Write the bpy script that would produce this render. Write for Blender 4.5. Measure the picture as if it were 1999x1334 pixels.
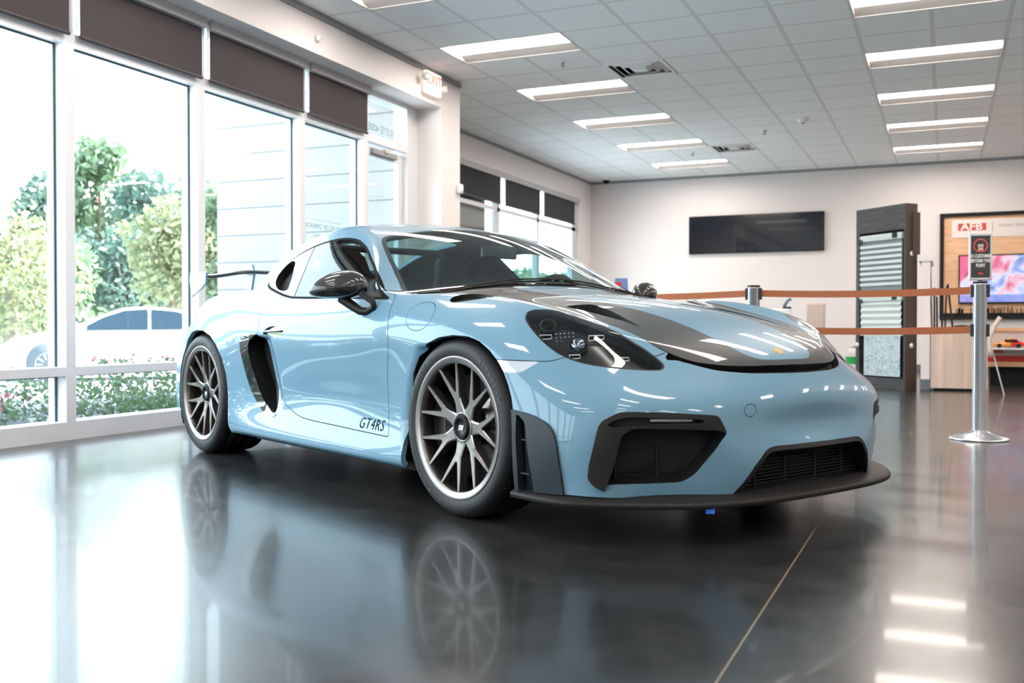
import bpy, bmesh, math, random
import numpy as np
from mathutils import Vector, Matrix
from mathutils.bvhtree import BVHTree
random.seed(7)
S = bpy.context.scene
COL = S.collection
pi = math.pi
for o in list(bpy.data.objects): bpy.data.objects.remove(o, do_unlink=True)

# ------------------------------------------------------------------ camera, world, sun, exposure
CAM_H, CAM_YAW, CAM_PITCH = 0.7182, 0.4110, -0.0150
cam = bpy.data.cameras.new('camera'); camo = bpy.data.objects.new('camera', cam); COL.objects.link(camo)
cam.sensor_width = 36.0; cam.lens = 1941.5/1999*36.0
cam.clip_start = .05; cam.clip_end = 400
camo.location = (0, 0, CAM_H); camo.rotation_euler = (pi/2 + CAM_PITCH, 0, CAM_YAW)
cam.dof.use_dof = True; cam.dof.focus_distance = 3.95; cam.dof.aperture_fstop = 4.0
S.camera = camo
S.view_settings.view_transform = 'Standard'; S.view_settings.look = 'None'
S.view_settings.gamma = 1.0; S.view_settings.use_curve_mapping = False
S.view_settings.exposure = 1.25
# daylight outside: bright hazy sky and a high sun behind the building
W_ = bpy.data.worlds.new('sky'); S.world = W_; W_.use_nodes = True
_t = W_.node_tree; _bg = _t.nodes['Background']
_tc = _t.nodes.new('ShaderNodeTexCoord'); _sx = _t.nodes.new('ShaderNodeSeparateXYZ'); _rp = _t.nodes.new('ShaderNodeValToRGB')
_t.links.new(_tc.outputs['Generated'], _sx.inputs[0]); _t.links.new(_sx.outputs['Z'], _rp.inputs[0]); _t.links.new(_rp.outputs[0], _bg.inputs[0])
_rp.color_ramp.elements[0].position = 0.0; _rp.color_ramp.elements[0].color = (.88,.965,1,1)
_rp.color_ramp.elements[1].position = .8; _rp.color_ramp.elements[1].color = (.55,.80,1,1)
SKY = 4.1
_bg.inputs[1].default_value = SKY
_sun = bpy.data.lights.new('sun','SUN'); _sun.energy = 20; _sun.angle = .02; _sun.color = (1,.95,.86)
_so = bpy.data.objects.new('sun',_sun); COL.objects.link(_so); _so.rotation_euler = (math.radians(-32), math.radians(28), 0)
LAMP_STRENGTH = 12
# ------------------------------------------------------------------ helpers
def link(o, parent=None):
    COL.objects.link(o)
    if parent is not None: o.parent = parent
    return o
def tag(o, label=None, cat=None, group=None, kind=None):
    if label: o['label'] = label
    if cat: o['category'] = cat
    if group: o['group'] = group
    if kind: o['kind'] = kind
    return o
def empty(name, loc=(0,0,0), rz=0, parent=None):
    o = bpy.data.objects.new(name, None); o.empty_display_size = .1
    o.location = loc; o.rotation_euler = (0,0,rz)
    return link(o, parent)
def thing(name, label, cat, loc=(0,0,0), rz=0, group=None):
    return tag(empty(name, loc, rz), label, cat, group)
class MB:
    def __init__(s): s.v=[]; s.f=[]; s.sm=[]
    def add(s, V, F, smooth=False, M=None):
        b=len(s.v)
        for p in V:
            p=Vector(p); s.v.append(tuple(M@p if M else p))
        for f in F: s.f.append(tuple(i+b for i in f)); s.sm.append(smooth)
        return s
    def box(s, a, b, M=None, bev=0):
        x0,y0,z0=[min(a[i],b[i]) for i in range(3)]; x1,y1,z1=[max(a[i],b[i]) for i in range(3)]
        if bev:
            bm=bmesh.new(); bmesh.ops.create_cube(bm,size=1)
            for v in bm.verts: v.co=Vector(((x0+x1)/2+v.co.x*(x1-x0),(y0+y1)/2+v.co.y*(y1-y0),(z0+z1)/2+v.co.z*(z1-z0)))
            bmesh.ops.bevel(bm,geom=list(bm.edges),offset=min(bev,(x1-x0)*.49,(y1-y0)*.49,(z1-z0)*.49),segments=2,profile=.5,affect='EDGES')
            s.add([v.co[:] for v in bm.verts],[[v.index for v in f.verts] for f in bm.faces],False,M); bm.free(); return s
        V=[(x,y,z) for z in (z0,z1) for y in (y0,y1) for x in (x0,x1)]
        return s.add(V,[(0,2,3,1),(4,5,7,6),(0,1,5,4),(2,6,7,3),(0,4,6,2),(1,3,7,5)],False,M)
    def tube(s, pts, r, n=12, caps=True, smooth=True):
        pts=[Vector(p) for p in pts]; rs=r if isinstance(r,(list,tuple)) else [r]*len(pts)
        up=Vector((0,0,1)); V=[];F=[]; prev=None
        for i,p in enumerate(pts):
            t=(pts[min(i+1,len(pts)-1)]-pts[max(i-1,0)]).normalized()
            if prev is None:
                a=t.cross(up if abs(t.z)<.95 else Vector((1,0,0))).normalized()
            else: a=(prev-t*prev.dot(t)).normalized()
            prev=a; b=t.cross(a)
            for k in range(n):
                an=2*pi*k/n; V.append(p+(a*math.cos(an)+b*math.sin(an))*rs[i])
        for i in range(len(pts)-1):
            for k in range(n): F.append((i*n+k,i*n+(k+1)%n,(i+1)*n+(k+1)%n,(i+1)*n+k))
        s.add(V,F,smooth)
        if caps: s.add(V,[tuple(range(n))[::-1],tuple(range((len(pts)-1)*n,len(pts)*n))],False)
        return s
    def lathe(s, prof, n=48, axis='z', M=None, smooth=True, close=False):
        V=[];F=[]; m=len(prof)
        for k in range(n):
            a=2*pi*k/n; c,d=math.cos(a),math.sin(a)
            for r,h in prof:
                V.append({'z':(r*c,r*d,h),'y':(r*c,h,r*d),'x':(h,r*c,r*d)}[axis])
        mm=m if close else m-1
        for k in range(n):
            for j in range(mm):
                a,b=k*m+j,k*m+(j+1)%m; c,d=((k+1)%n)*m+(j+1)%m,((k+1)%n)*m+j
                F.append((a,b,c,d) if axis=='y' else (d,c,b,a))
        return s.add(V,F,smooth,M)
    def prism(s, poly, h0, h1, axis='z', M=None, smooth_side=False):
        n=len(poly)
        def P(p,h): return {'z':(p[0],p[1],h),'y':(p[0],h,p[1]),'x':(h,p[0],p[1])}[axis]
        V=[P(p,h0) for p in poly]+[P(p,h1) for p in poly]
        s.add(V,[tuple(range(n))[::-1],tuple(range(n,2*n))],False,M)
        return s.add(V,[(i,(i+1)%n,n+(i+1)%n,n+i) for i in range(n)],smooth_side,M)
    def ball(s, c, r, n=16, m=10, M=None):
        rx,ry,rz=r if isinstance(r,(tuple,list)) else (r,r,r); V=[];F=[]
        for j in range(m+1):
            t=pi*j/m
            for k in range(n):
                a=2*pi*k/n; V.append((c[0]+rx*math.sin(t)*math.cos(a),c[1]+ry*math.sin(t)*math.sin(a),c[2]+rz*math.cos(t)))
        for j in range(m):
            for k in range(n): F.append((j*n+k,(j+1)*n+k,(j+1)*n+(k+1)%n,j*n+(k+1)%n))
        return s.add(V,F,True,M)
    def build(s, name, mat, parent=None, fix=True, merge=0):
        me=bpy.data.meshes.new(name); me.from_pydata(s.v,[],s.f)
        me.polygons.foreach_set('use_smooth',s.sm)
        if fix or merge:
            bm=bmesh.new(); bm.from_mesh(me)
            if merge: bmesh.ops.remove_doubles(bm,verts=bm.verts,dist=merge)
            if fix: bmesh.ops.recalc_face_normals(bm,faces=bm.faces)
            bm.to_mesh(me); bm.free()
        if mat: me.materials.append(mat)
        return link(bpy.data.objects.new(name,me),parent)
def box(name,a,b,mat,parent=None,bev=0): return MB().box(a,b,bev=bev).build(name,mat,parent)
def text(name, s, size, mat, parent, M, ext=.002, align='CENTER', squash=1.0, shear=0, bold=0, space=1.0):
    cu=bpy.data.curves.new('t','FONT'); cu.body=s; cu.size=size; cu.extrude=ext; cu.align_x=align; cu.align_y='CENTER'; cu.shear=shear; cu.offset=bold; cu.space_character=space; cu.resolution_u=3
    o=bpy.data.objects.new('t',cu); COL.objects.link(o)
    dg=bpy.context.evaluated_depsgraph_get(); dg.update()
    me=bpy.data.meshes.new_from_object(o.evaluated_get(dg)); me.name=name
    bpy.data.objects.remove(o,do_unlink=True)
    me.transform(M@Matrix.Diagonal((squash,1,1,1))); me.materials.clear(); me.materials.append(mat)
    return link(bpy.data.objects.new(name,me),parent)
# ------------------------------------------------------------------ materials
def srgb(h):
    c=[int(h[i:i+2],16)/255 for i in (0,2,4)]
    return tuple((x/12.92 if x<=.04045 else ((x+.055)/1.055)**2.4) for x in c)+(1,)
def mat(name, col, rough=.5, metal=0, coat=0, spec=.5, emit=None, estr=0, alpha=1, ior=None, coat_rough=.03):
    m=bpy.data.materials.new(name); m.use_nodes=True; b=m.node_tree.nodes['Principled BSDF']
    col=srgb(col) if isinstance(col,str) else tuple(col)+(1,)
    b.inputs['Base Color'].default_value=col; b.inputs['Roughness'].default_value=rough; b.inputs['Metallic'].default_value=metal
    b.inputs['Coat Weight'].default_value=coat; b.inputs['Coat Roughness'].default_value=coat_rough; b.inputs['Specular IOR Level'].default_value=spec
    if ior: b.inputs['IOR'].default_value=ior
    if emit is not None:
        b.inputs['Emission Color'].default_value=srgb(emit) if isinstance(emit,str) else tuple(emit)+(1,); b.inputs['Emission Strength'].default_value=estr
    return m
class NT:
    def __init__(s,m): s.t=m.node_tree; s.b=m.node_tree.nodes.get('Principled BSDF')
    def n(s,k,**kw):
        x=s.t.nodes.new('ShaderNode'+k)
        for a,v in kw.items():
            if a.startswith('i_'): x.inputs[a[2:].replace('_',' ')].default_value=v
            else: setattr(x,a,v)
        return x
    def l(s,a,b): s.t.links.new(a,b)
    def math(s,op,a,b=None,c=None):
        x=s.n('Math',operation=op)
        for i,v in enumerate((a,b,c)):
            if v is None: continue
            if isinstance(v,(int,float)): x.inputs[i].default_value=v
            else: s.l(v,x.inputs[i])
        return x.outputs[0]
    def ramp(s,fac,stops):
        r=s.n('ValToRGB'); e=r.color_ramp.elements
        while len(e)<len(stops): e.new(.5)
        for el,(p,c) in zip(e,stops): el.position=p; el.color=c if len(c)==4 else tuple(c)+(1,)
        s.l(fac,r.inputs[0]); return r.outputs[0]
    def mix(s,f,a,b):
        x=s.n('Mix',data_type='RGBA')
        for sock,v in ((x.inputs[0],f),(x.inputs[6],a),(x.inputs[7],b)):
            if isinstance(v,(int,float,tuple)): sock.default_value=v
            else: s.l(v,sock)
        return x.outputs[2]
def glassmat(name, tint=(1,1,1), ior=1.5, rough=0.0):
    # single-sheet window glass: clear transmission plus mirror reflection by angle
    m=bpy.data.materials.new(name); m.use_nodes=True; t=m.node_tree; t.nodes.clear()
    n=t.nodes.new; out=n('ShaderNodeOutputMaterial'); tr=n('ShaderNodeBsdfTransparent'); gl=n('ShaderNodeBsdfGlossy'); fr=n('ShaderNodeFresnel'); mx=n('ShaderNodeMixShader')
    tr.inputs[0].default_value=tuple(tint)+(1,); gl.inputs['Roughness'].default_value=rough; fr.inputs[0].default_value=ior
    ge=n('ShaderNodeNewGeometry'); io=n('ShaderNodeMix'); io.inputs[2].default_value=ior; io.inputs[3].default_value=1/ior; t.links.new(ge.outputs['Backfacing'],io.inputs[0]); t.links.new(io.outputs[0],fr.inputs[0])   # a thin sheet reflects alike from both sides
    t.links.new(fr.outputs[0],mx.inputs[0]); t.links.new(tr.outputs[0],mx.inputs[1]); t.links.new(gl.outputs[0],mx.inputs[2]); t.links.new(mx.outputs[0],out.inputs[0])
    return m
# ------------------------------------------------------------------ room shell
HC=3.342; G=.6096; U0=-.7322; V0=10.1615; YB=17.21
XW=-5.08; XB=-4.82; XF=-5.93; XR=6.6; YN=-7.0
def struct(o): return tag(o,kind='structure')
M_WALL=mat('warm_white_wall_paint',(.79,.745,.73),rough=.85)
M_WALLB=mat('white_wall_paint',(.78,.73,.715),rough=.85)
M_TRIMD=mat('grey_edge_trim',(.30,.31,.32),rough=.6)
M_BASE=mat('grey_vinyl_baseboard',(.13,.15,.17),rough=.5)
M_FRAME=mat('white_aluminium_frame',(.74,.75,.77),rough=.35,metal=.0,spec=.6)
M_WINGL=glassmat('window_glass',(.93,.97,.97),1.52)
# polished concrete
M_FLOOR=mat('polished_concrete',(.06,.065,.07),rough=.3,spec=.36,coat=.17,coat_rough=.05)
_=NT(M_FLOOR); tc=_.n('TexCoord'); n1=_.n('TexNoise',i_Scale=.7,i_Detail=8.0,i_Roughness=.6); n2=_.n('TexNoise',i_Scale=6.0,i_Detail=10.0,i_Roughness=.7); n3=_.n('TexNoise',i_Scale=90.0,i_Detail=4.0)
for x in (n1,n2,n3): _.l(tc.outputs['Object'],x.inputs['Vector'])
c1=_.ramp(n1.outputs['Fac'],[(.3,(.012,.0145,.0155)),(.55,(.027,.028,.0275)),(.75,(.056,.050,.043))])
c2=_.ramp(n2.outputs['Fac'],[(.3,(.55,.58,.6)),(.6,(1,1,1)),(.8,(1.5,1.4,1.3))])
mm=_.n('Mix',data_type='RGBA',blend_type='MULTIPLY'); mm.inputs[0].default_value=1; _.l(c1,mm.inputs[6]); _.l(c2,mm.inputs[7])
v=_.n('TexVoronoi',i_Scale=1.5,feature='F1'); _.l(tc.outputs['Object'],v.inputs['Vector'])
sn=_.n('TexNoise',i_Scale=14.0,i_Detail=3.0); _.l(tc.outputs['Object'],sn.inputs['Vector'])
spot=_.math('LESS_THAN',_.math('ADD',v.outputs['Distance'],_.math('MULTIPLY',sn.outputs['Fac'],.09)),.060)
col=_.mix(spot,mm.outputs[2],(.17,.145,.12,1))
# scratch streaks
mp=_.n('Mapping'); mp.inputs['Scale'].default_value=(1.2,30,1); mp.inputs['Rotation'].default_value=(0,0,.5); _.l(tc.outputs['Object'],mp.inputs[0])
sc=_.n('TexNoise',i_Scale=1.4,i_Detail=2.0); _.l(mp.outputs[0],sc.inputs['Vector'])
sm=_.ramp(sc.outputs['Fac'],[(.70,(0,0,0)),(.74,(1,1,1))])
# saw-cut joints
sx=_.n('SeparateXYZ'); _.l(tc.outputs['Object'],sx.inputs[0])
def joint(out,phase,period,w):
    a=_.math('ADD',out,phase); m_=_.math('MODULO',_.math('ADD',a,period*50),period); d=_.math('MINIMUM',m_,_.math('SUBTRACT',period,m_)); return _.math('LESS_THAN',d,w)
jx=joint(sx.outputs['X'],.42,4.6,.0030); jy=joint(sx.outputs['Y'],1.25,4.6,.003)
col=_.mix(_.math('MULTIPLY',jy,.5),col,(.01,.01,.01,1)); col=_.mix(jx,col,(.16,.125,.09,1))
_.l(col,_.b.inputs['Base Color'])
rr=_.ramp(n2.outputs['Fac'],[(.25,(.19,.19,.19)),(.75,(.27,.27,.27))]); _.l(_.math('ADD',rr,_.math('MULTIPLY',spot,.05)),_.b.inputs['Roughness'])
bp=_.n('Bump'); bp.inputs['Strength'].default_value=.035; bp.inputs['Distance'].default_value=.01; nb=_.n('TexNoise',i_Scale=2.2,i_Detail=3.0); _.l(tc.outputs['Object'],nb.inputs['Vector']); _.l(nb.outputs['Fac'],bp.inputs['Height']); _.l(bp.outputs[0],_.b.inputs['Normal'])
struct(MB().box((XF-.3,YN-.2,-.12),(XR+.2,YB+.2,0)).build('floor',M_FLOOR))
# ceiling grid with openings for the light fittings and vents
LIGHTS=[(i,j) for i in (-6,0,6) for j in range(9,-28,-3)]
VENTS=[(-4,-1),(-4,7),(-4,-13),(3,-7),(5,3)]
hole={(i+a,j) for i,j in LIGHTS for a in (0,1)}|set(VENTS)
M_CEIL=mat('white_acoustic_tile',(.80,.81,.82),rough=.9)
_=NT(M_CEIL); tc=_.n('TexCoord'); sx=_.n('SeparateXYZ'); _.l(tc.outputs['Object'],sx.inputs[0])
def gl(out,ph,w):
    m_=_.math('MODULO',_.math('ADD',_.math('SUBTRACT',out,ph),G*60),G); return _.math('MINIMUM',m_,_.math('SUBTRACT',G,m_))
d1=gl(sx.outputs['X'],U0,0); d2=gl(sx.outputs['Y'],V0,0)
bar=_.math('LESS_THAN',_.math('MINIMUM',d1,d2),.0115); edge=_.math('LESS_THAN',_.math('MINIMUM',d1,d2),.0165)
ns=_.n('TexNoise',i_Scale=160.0,i_Detail=2.0); _.l(tc.outputs['Object'],ns.inputs['Vector'])
tcx=_.ramp(ns.outputs['Fac'],[(.35,(.85,.87,.88)),(.6,(.93,.95,.95))])
_.l(_.mix(bar,_.mix(edge,tcx,(.62,.63,.64,1)),(.78,.76,.76,1)),_.b.inputs['Base Color'])
cm=MB(); i0=-9; i1=13; j0=-29; j1=12
xs=lambda i: min(max(U0+i*G,XF),XR); ys=lambda j: min(max(V0+j*G,YN),YB)
for i in range(i0,i1):
    for j in range(j0,j1):
        if (i,j) in hole: continue
        x0,x1,y0,y1=xs(i),xs(i+1),ys(j),ys(j+1)
        if x1-x0<1e-4 or y1-y0<1e-4: continue
        cm.add([(x0,y0,HC),(x1,y0,HC),(x1,y1,HC),(x0,y1,HC)],[(0,3,2,1)])
struct(cm.build('ceiling',M_CEIL,fix=False,merge=1e-4))
struct(MB().box((XF-.3,YN-.2,HC+.25),(XR+.2,YB+.2,HC+.45)).build('ceiling_slab',M_WALL))
# light fittings
M_LAMP=mat('lit_diffuser',(.9,.9,.9),rough=.5,emit=(1,.885,.80),estr=LAMP_STRENGTH)
M_BLACK_=mat('duct_black',(.01,.01,.01),rough=.9)
M_REFL=mat('white_lamp_reflector',(.55,.52,.50),rough=.5)
lx=2*G; w=.012
def troffer():
    t=thing('ceiling_light','','ceiling light',(0,0,0))
    m=MB(); d=.042
    prof=[(w,0),(.11,d),(G-.145,d),(G-w,0)]
    V=[(w,y,z) for y,z in prof]+[(lx-w,y,z) for y,z in prof]
    m.add(V,[(0,4,5,1),(2,6,7,3),(0,1,2,3),(7,6,5,4)]).build('reflector',M_REFL,t,fix=False)
    MB().add([(w,0,d+.01),(lx-w,0,d+.01),(lx-w,G,d+.01),(w,G,d+.01),(w,0,0),(lx-w,0,0),(lx-w,G,0),(w,G,0)],[(0,1,2,3),(0,4,5,1),(1,5,6,2),(2,6,7,3),(3,7,4,0)]).build('housing',M_BLACK_,t)
    MB().add([(w,.11,d),(lx-w,.11,d),(lx-w,G-.145,d),(w,G-.145,d)],[(0,3,2,1)]).build('diffuser',M_LAMP,t,fix=False)
    f=MB()
    for a,b in (((0,0,-.004),(lx,w,.01)),((0,G-w,-.004),(lx,G,.01)),((0,w,-.004),(w,G-w,.01)),((lx-w,w,-.004),(lx,G-w,.01))): f.box(a,b)
    f.build('frame',M_REFL,t); return t
def copy_tree(o,parent=None):
    c=o.copy(); COL.objects.link(c); c.parent=parent
    for ch in o.children: copy_tree(ch,c)
    return c
rowname={-6:'column nearest the shopfront windows',0:'column right of the car',6:'far right column out of frame'}
ordn={9:'nearest the back wall',6:'second from the back wall',3:'third from the back wall',0:'fourth from the back wall',-3:'fifth from the back wall',-6:'sixth from the back wall'}
t0=troffer(); first=True
for i,j in LIGHTS:
    t=t0 if first else copy_tree(t0); first=False
    t.location=(U0+i*G,V0+j*G,HC+.001)
    if i<=0 and j in ordn: t['label']='lit ceiling panel in the '+{-6:'left row, ',0:'right row, '}[i]+ordn[j]
    else: t['label']='lit rectangular ceiling panel further back in the room, outside the photo'
    t['group']='recessed ceiling lights'
# vents
M_VENT=mat('white_vent_metal',(.85,.86,.86),rough=.5)
def vent():
    t=thing('ceiling_vent','','air vent'); a=.0; b=G
    f=MB()
    for p,q in (((a,a,-.006),(b,.03,.01)),((a,b-.03,-.006),(b,b,.01)),((a,.03,-.006),(.03,b-.03,.01)),((b-.03,.03,-.006),(b,b-.03,.01))): f.box(p,q)
    f.build('frame',M_VENT,t)
    dm=MB(); dm.box((.01,.01,.14),(b-.01,b-.01,.15)); dm.box((.01,.01,.01),(.016,b-.01,.14)); dm.box((b-.016,.01,.01),(b-.01,b-.01,.14)); dm.box((.016,.01,.01),(b-.016,.016,.14)); dm.box((.016,b-.016,.01),(b-.016,b-.01,.14)); dm.build('duct',M_BLACK_,t)
    for k,(r,z) in enumerate(((.265,-.004),(.19,-.008),(.115,-.012))):
        m=MB(); c=b/2; o,i=r,r-.05; V=[]
        for s_,zz in ((o,z+.035),(i,z)): V+= [(c-s_,c-s_,zz),(c+s_,c-s_,zz),(c+s_,c+s_,zz),(c-s_,c+s_,zz)]
        m.add(V,[(q_,(q_+1)%4,4+(q_+1)%4,4+q_) for q_ in range(4)]+([(4,5,6,7)] if k==2 else []))
        o_=m.build('louvre_ring',M_VENT,t); so=o_.modifiers.new('t','SOLIDIFY'); so.thickness=.003
    return t
vt=vent(); first=True
for (i,j),lb in zip(VENTS,('square louvred air vent in the ceiling, the nearer of the two in view','square louvred air vent in the ceiling, the farther one close to the back wall','square ceiling air vent outside the photo','square ceiling air vent outside the photo','square louvred ceiling vent right of the frame')):
    t=vt if first else copy_tree(vt); first=False; t.location=(U0+i*G,V0+j*G,HC); t['label']=lb; t['group']='ceiling vents'
# sprinklers and detectors
def sprinkler(x,y,lb):
    t=thing('fire_sprinkler',lb,'sprinkler',(x,y,HC)); MB().lathe([(0,-.001),(.035,-.001),(.033,-.008),(.012,-.012),(0,-.012)],20).build('escutcheon',M_VENT,t)
    m=MB().tube([(0,0,-.01),(0,0,-.03)],.008,8); m.lathe([(0,-.052),(.022,-.052),(.022,-.048),(0,-.046)],14); m.tube([(-.012,0,-.015),(-.013,0,-.035),(0,0,-.05)],.003,6); m.tube([(.012,0,-.015),(.013,0,-.035),(0,0,-.05)],.003,6); m.build('nozzle',mat('brass_nozzle',(.25,.22,.18),.4,.7),t)
sprinkler(-3.487,9.255,'small pendent fire sprinkler left of the nearer ceiling vent'); sprinkler(-2.238,13.592,'small pendent fire sprinkler right of the farther ceiling vent'); sprinkler(-3.50,14.83,'small pendent fire sprinkler left of the farther ceiling vent')
t=thing('smoke_detector','white round detector on the ceiling in front of the farther vent','smoke detector',(-1.667,13.018,HC)); MB().lathe([(0,0),(.07,0),(.07,-.018),(.055,-.04),(.03,-.052),(0,-.052)],28).build('housing',M_VENT,t); MB().lathe([(0,-.052),(.02,-.052),(.018,-.06),(0,-.062)],16).build('sensor_cap',mat('brown_cap',(.12,.08,.06),.5),t)
t=thing('security_camera','tiny dark dome camera at the top of the far corner','camera',(-5.60,17.08,HC)); MB().lathe([(0,0),(.06,0),(.06,-.02),(.045,-.05),(0,-.065)],24).build('dome',M_BLACK_,t)
# walls
struct(MB().box((XF-.15,YB,0),(XR+.15,YB+.15,HC+.25)).build('wall_back',M_WALLB))
struct(MB().box((XR,YN,0),(XR+.15,YB,HC+.25)).build('wall_right',M_WALLB))
struct(MB().box((XW-.3,YN-.15,0),(XR+.15,YN,HC+.25)).build('wall_near',M_WALL))
bk=MB().box((XW-.2,YN,2.995),(XB,9.65,HC+.25))
bk.box((XW-.2,9.225,0),(XB,9.65,2.995)); bk.box((XF-.12,9.65-.12,0),(XW-.2,9.65,HC+.25))
struct(bk.build('wall_left',M_WALL))
wl=MB(); WY0,WY1,WZ1=10.35,16.55,2.955
wl.box((XF-.15,9.65,0),(XF,WY0,HC+.25)); wl.box((XF-.15,WY1,0),(XF,YB,HC+.25)); wl.box((XF-.15,WY0,WZ1),(XF,WY1,HC+.25)); wl.box((XF-.15,WY0,0),(XF,WY1,.05))
struct(wl.build('wall_far_left',M_WALL))
struct(MB().box((XB-.0,YN,HC-.055),(XB+.018,9.65,HC)).build('trim_1',M_TRIMD))
struct(MB().box((XF,9.65,HC-.045),(XF+.015,YB,HC)).build('trim_2',M_TRIMD)); struct(MB().box((XF,YB-.015,HC-.045),(XR,YB,HC)).build('trim_3',M_TRIMD))
struct(MB().box((XF,YB-.012,0),(XR,YB,.11)).build('baseboard_back',M_BASE)); struct(MB().box((XR-.012,YN,0),(XR,YB,.11)).build('baseboard_right',M_BASE))
struct(MB().box((XB-.0,9.225,0),(XB+.01,9.65,.11)).build('baseboard_left',M_BASE))
# shopfront windows: frame, mid rail, lower and upper panes
XG=-5.165
def bay(n,y0,y1,fl=0.075):
    e=empty('window_%d'%n,(XG,y0,0)); struct(e)
    f=MB(); L=y1-y0; D=XW-XG
    def b(a,c): f.box(a,c)
    b((-.07,-.038,0),(D,.038,2.995))                           # mullion
    b((-.07,.038,0),(D,L-.038,.115)); b((-.07,.038,2.505),(D,L-.038,2.575)); b((-.07,.038,2.95),(D,L-.038,2.995)); b((-.07,.038,.405),(D,L-.038,.462))
    f.build('window_frame',M_FRAME,e)
    gsk=MB()
    for za,zb in ((.115,.405),(.462,2.505)): 
        gsk.box((-.004,.038,za),(.006,.050,zb)); gsk.box((-.004,L-.052,za),(.006,L-.038,zb)); gsk.box((-.004,.05,zb-.010),(.006,L-.052,zb))
    gsk.build('rubber_gasket',mat('dark_gasket',(.03,.07,.10),.5) if 'dark_gasket' not in bpy.data.materials else bpy.data.materials['dark_gasket'],e)
    for za,zb in ((.115,.405),(.462,2.505),(2.575,2.95)): MB().add([(0,.04,za),(0,L-.04,za),(0,L-.04,zb),(0,.04,zb)],[(0,1,2,3)]).build('pane',M_WINGL,e,fix=False)
    return e
MY=[-6.9,-5.65,-4.4,-3.15,-1.9,-.65,.60,1.80,3.40,4.661,5.876,7.145,8.170]
MY=[-6.9,-5.6,-4.3,-3.0,-1.72,-.44,.83,2.10,3.39,4.661,5.876,7.145,8.170]
for k in range(len(MY)-1): bay(k+1,MY[k],MY[k+1])
# door bay
e=empty('door_1',(XG,8.17,0)); struct(e); D=XW-XG
f=MB(); 
f.box((-.07,-.038,0),(D,.038,2.995)); f.box((-.07,.79,0),(D,.875,2.995)); f.box((-.07,.038,2.50),(D,.79,2.575)); f.box((-.07,.038,2.95),(D,.79,2.995)); f.box((-.07,.875,0),(D-.03,1.055,2.995)); f.build('door_frame',M_FRAME,e)
MB().add([(0,.04,2.575),(0,.79,2.575),(0,.79,2.95),(0,.04,2.95)],[(0,1,2,3)]).build('transom_pane',M_WINGL,e,fix=False)
dl=MB(); dl.box((-.02,.045,.02),(.03,.115,2.47)); dl.box((-.02,.70,.02),(.03,.785,2.47)); dl.box((-.02,.115,2.385),(.03,.70,2.47)); dl.box((-.02,.115,.02),(.03,.70,.28)); d_=dl.build('door_leaf',M_FRAME,e)
MB().add([(0,.115,.28),(0,.70,.28),(0,.70,2.385),(0,.115,2.385)],[(0,1,2,3)]).build('door_pane',M_WINGL,d_,fix=False)
MB().tube([(.03,.66,.95),(.08,.66,.95),(.08,.66,1.25),(.03,.66,1.25)],.012,10).build('door_handle',M_FRAME,d_)
MB().box((.03,.16,2.40),(.075,.62,2.455),bev=.008).build('door_closer',M_TRIMD,e); MB().box((.035,.36,2.43),(.09,.43,2.47),bev=.008).build('closer_arm',mat('warm_metal',(.6,.52,.42),.4,.5),e)
# writing on the outside of the glass, seen reversed from inside
M_INK=mat('grey_vinyl_letters',(.22,.28,.30),.6)
RM=Matrix.Rotation(-pi/2,4,'Z')@Matrix.Rotation(pi/2,4,'X')    # readable from outside (-x side)
text('glass_writing','SUITE 400BE',.105,M_INK,e,Matrix.Translation((-.006,.40,2.675))@RM,ext=.0008)
wb=[o for o in bpy.data.objects if o.name=='window_12'][0]
text('glass_writing','HOURS OF OPERATION',.062,M_INK,wb,Matrix.Translation((-.006,.42,1.615))@RM,ext=.0008)
text('glass_writing','MONDAY - FRIDAY',.036,M_INK,wb,Matrix.Translation((-.006,.44,1.535))@RM,ext=.0008)
ln=MB(); ln.box((-.0065,.10,1.672),(-.0055,.72,1.675)); ln.box((-.0065,.10,1.40),(-.0055,.72,1.403)); ln.build('glass_rule',M_INK,wb)
# far window
e=empty('window_13',(XF-.12,WY0,0)); struct(e); L=WY1-WY0; f=MB()
for y in (0,1.43,2.88,4.42,L-.16): f.box((-.04,y,.05),(.05,y+.09 if y<L-.2 else L,WZ1))
f.box((-.04,0,.05),(.05,L,.14)); f.box((-.04,0,2.40),(.05,L,2.46)); f.box((-.04,0,.40),(.05,L,.46)); f.box((-.04,0,2.9),(.05,L,WZ1)); f.build('window_frame',M_FRAME,e)
MB().add([(0,0,.1),(0,L,.1),(0,L,2.93),(0,0,2.93)],[(0,1,2,3)]).build('pane',M_WINGL,e,fix=False)
# roller blinds
def blindmat(name,c):
    m=mat(name,c,rough=.8); t=m.node_tree; b=t.nodes['Principled BSDF']; tr=t.nodes.new('ShaderNodeBsdfTranslucent'); tr.inputs[0].default_value=tuple(x*1.6 for x in c)+(1,); tp=t.nodes.new('ShaderNodeBsdfTransparent'); mx=t.nodes.new('ShaderNodeMixShader'); mx.inputs[0].default_value=.25; m2=t.nodes.new('ShaderNodeMixShader'); m2.inputs[0].default_value=.018
    t.links.new(b.outputs[0],mx.inputs[1]); t.links.new(tr.outputs[0],mx.inputs[2]); t.links.new(mx.outputs[0],m2.inputs[1]); t.links.new(tp.outputs[0],m2.inputs[2]); t.links.new(m2.outputs[0],t.nodes['Material Output'].inputs[0]); return m
M_BLIND=blindmat('brown_grey_blind_fabric',(.075,.062,.064)); M_BLIND2=blindmat('charcoal_blind_fabric',(.05,.052,.056)); M_VAL=mat('light_grey_valance',(.50,.48,.475),.6); M_BAR=mat('dark_hem_bar',(.06,.048,.05),.5); M_CORD=mat('white_cord',(.75,.8,.85),.5)
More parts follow.
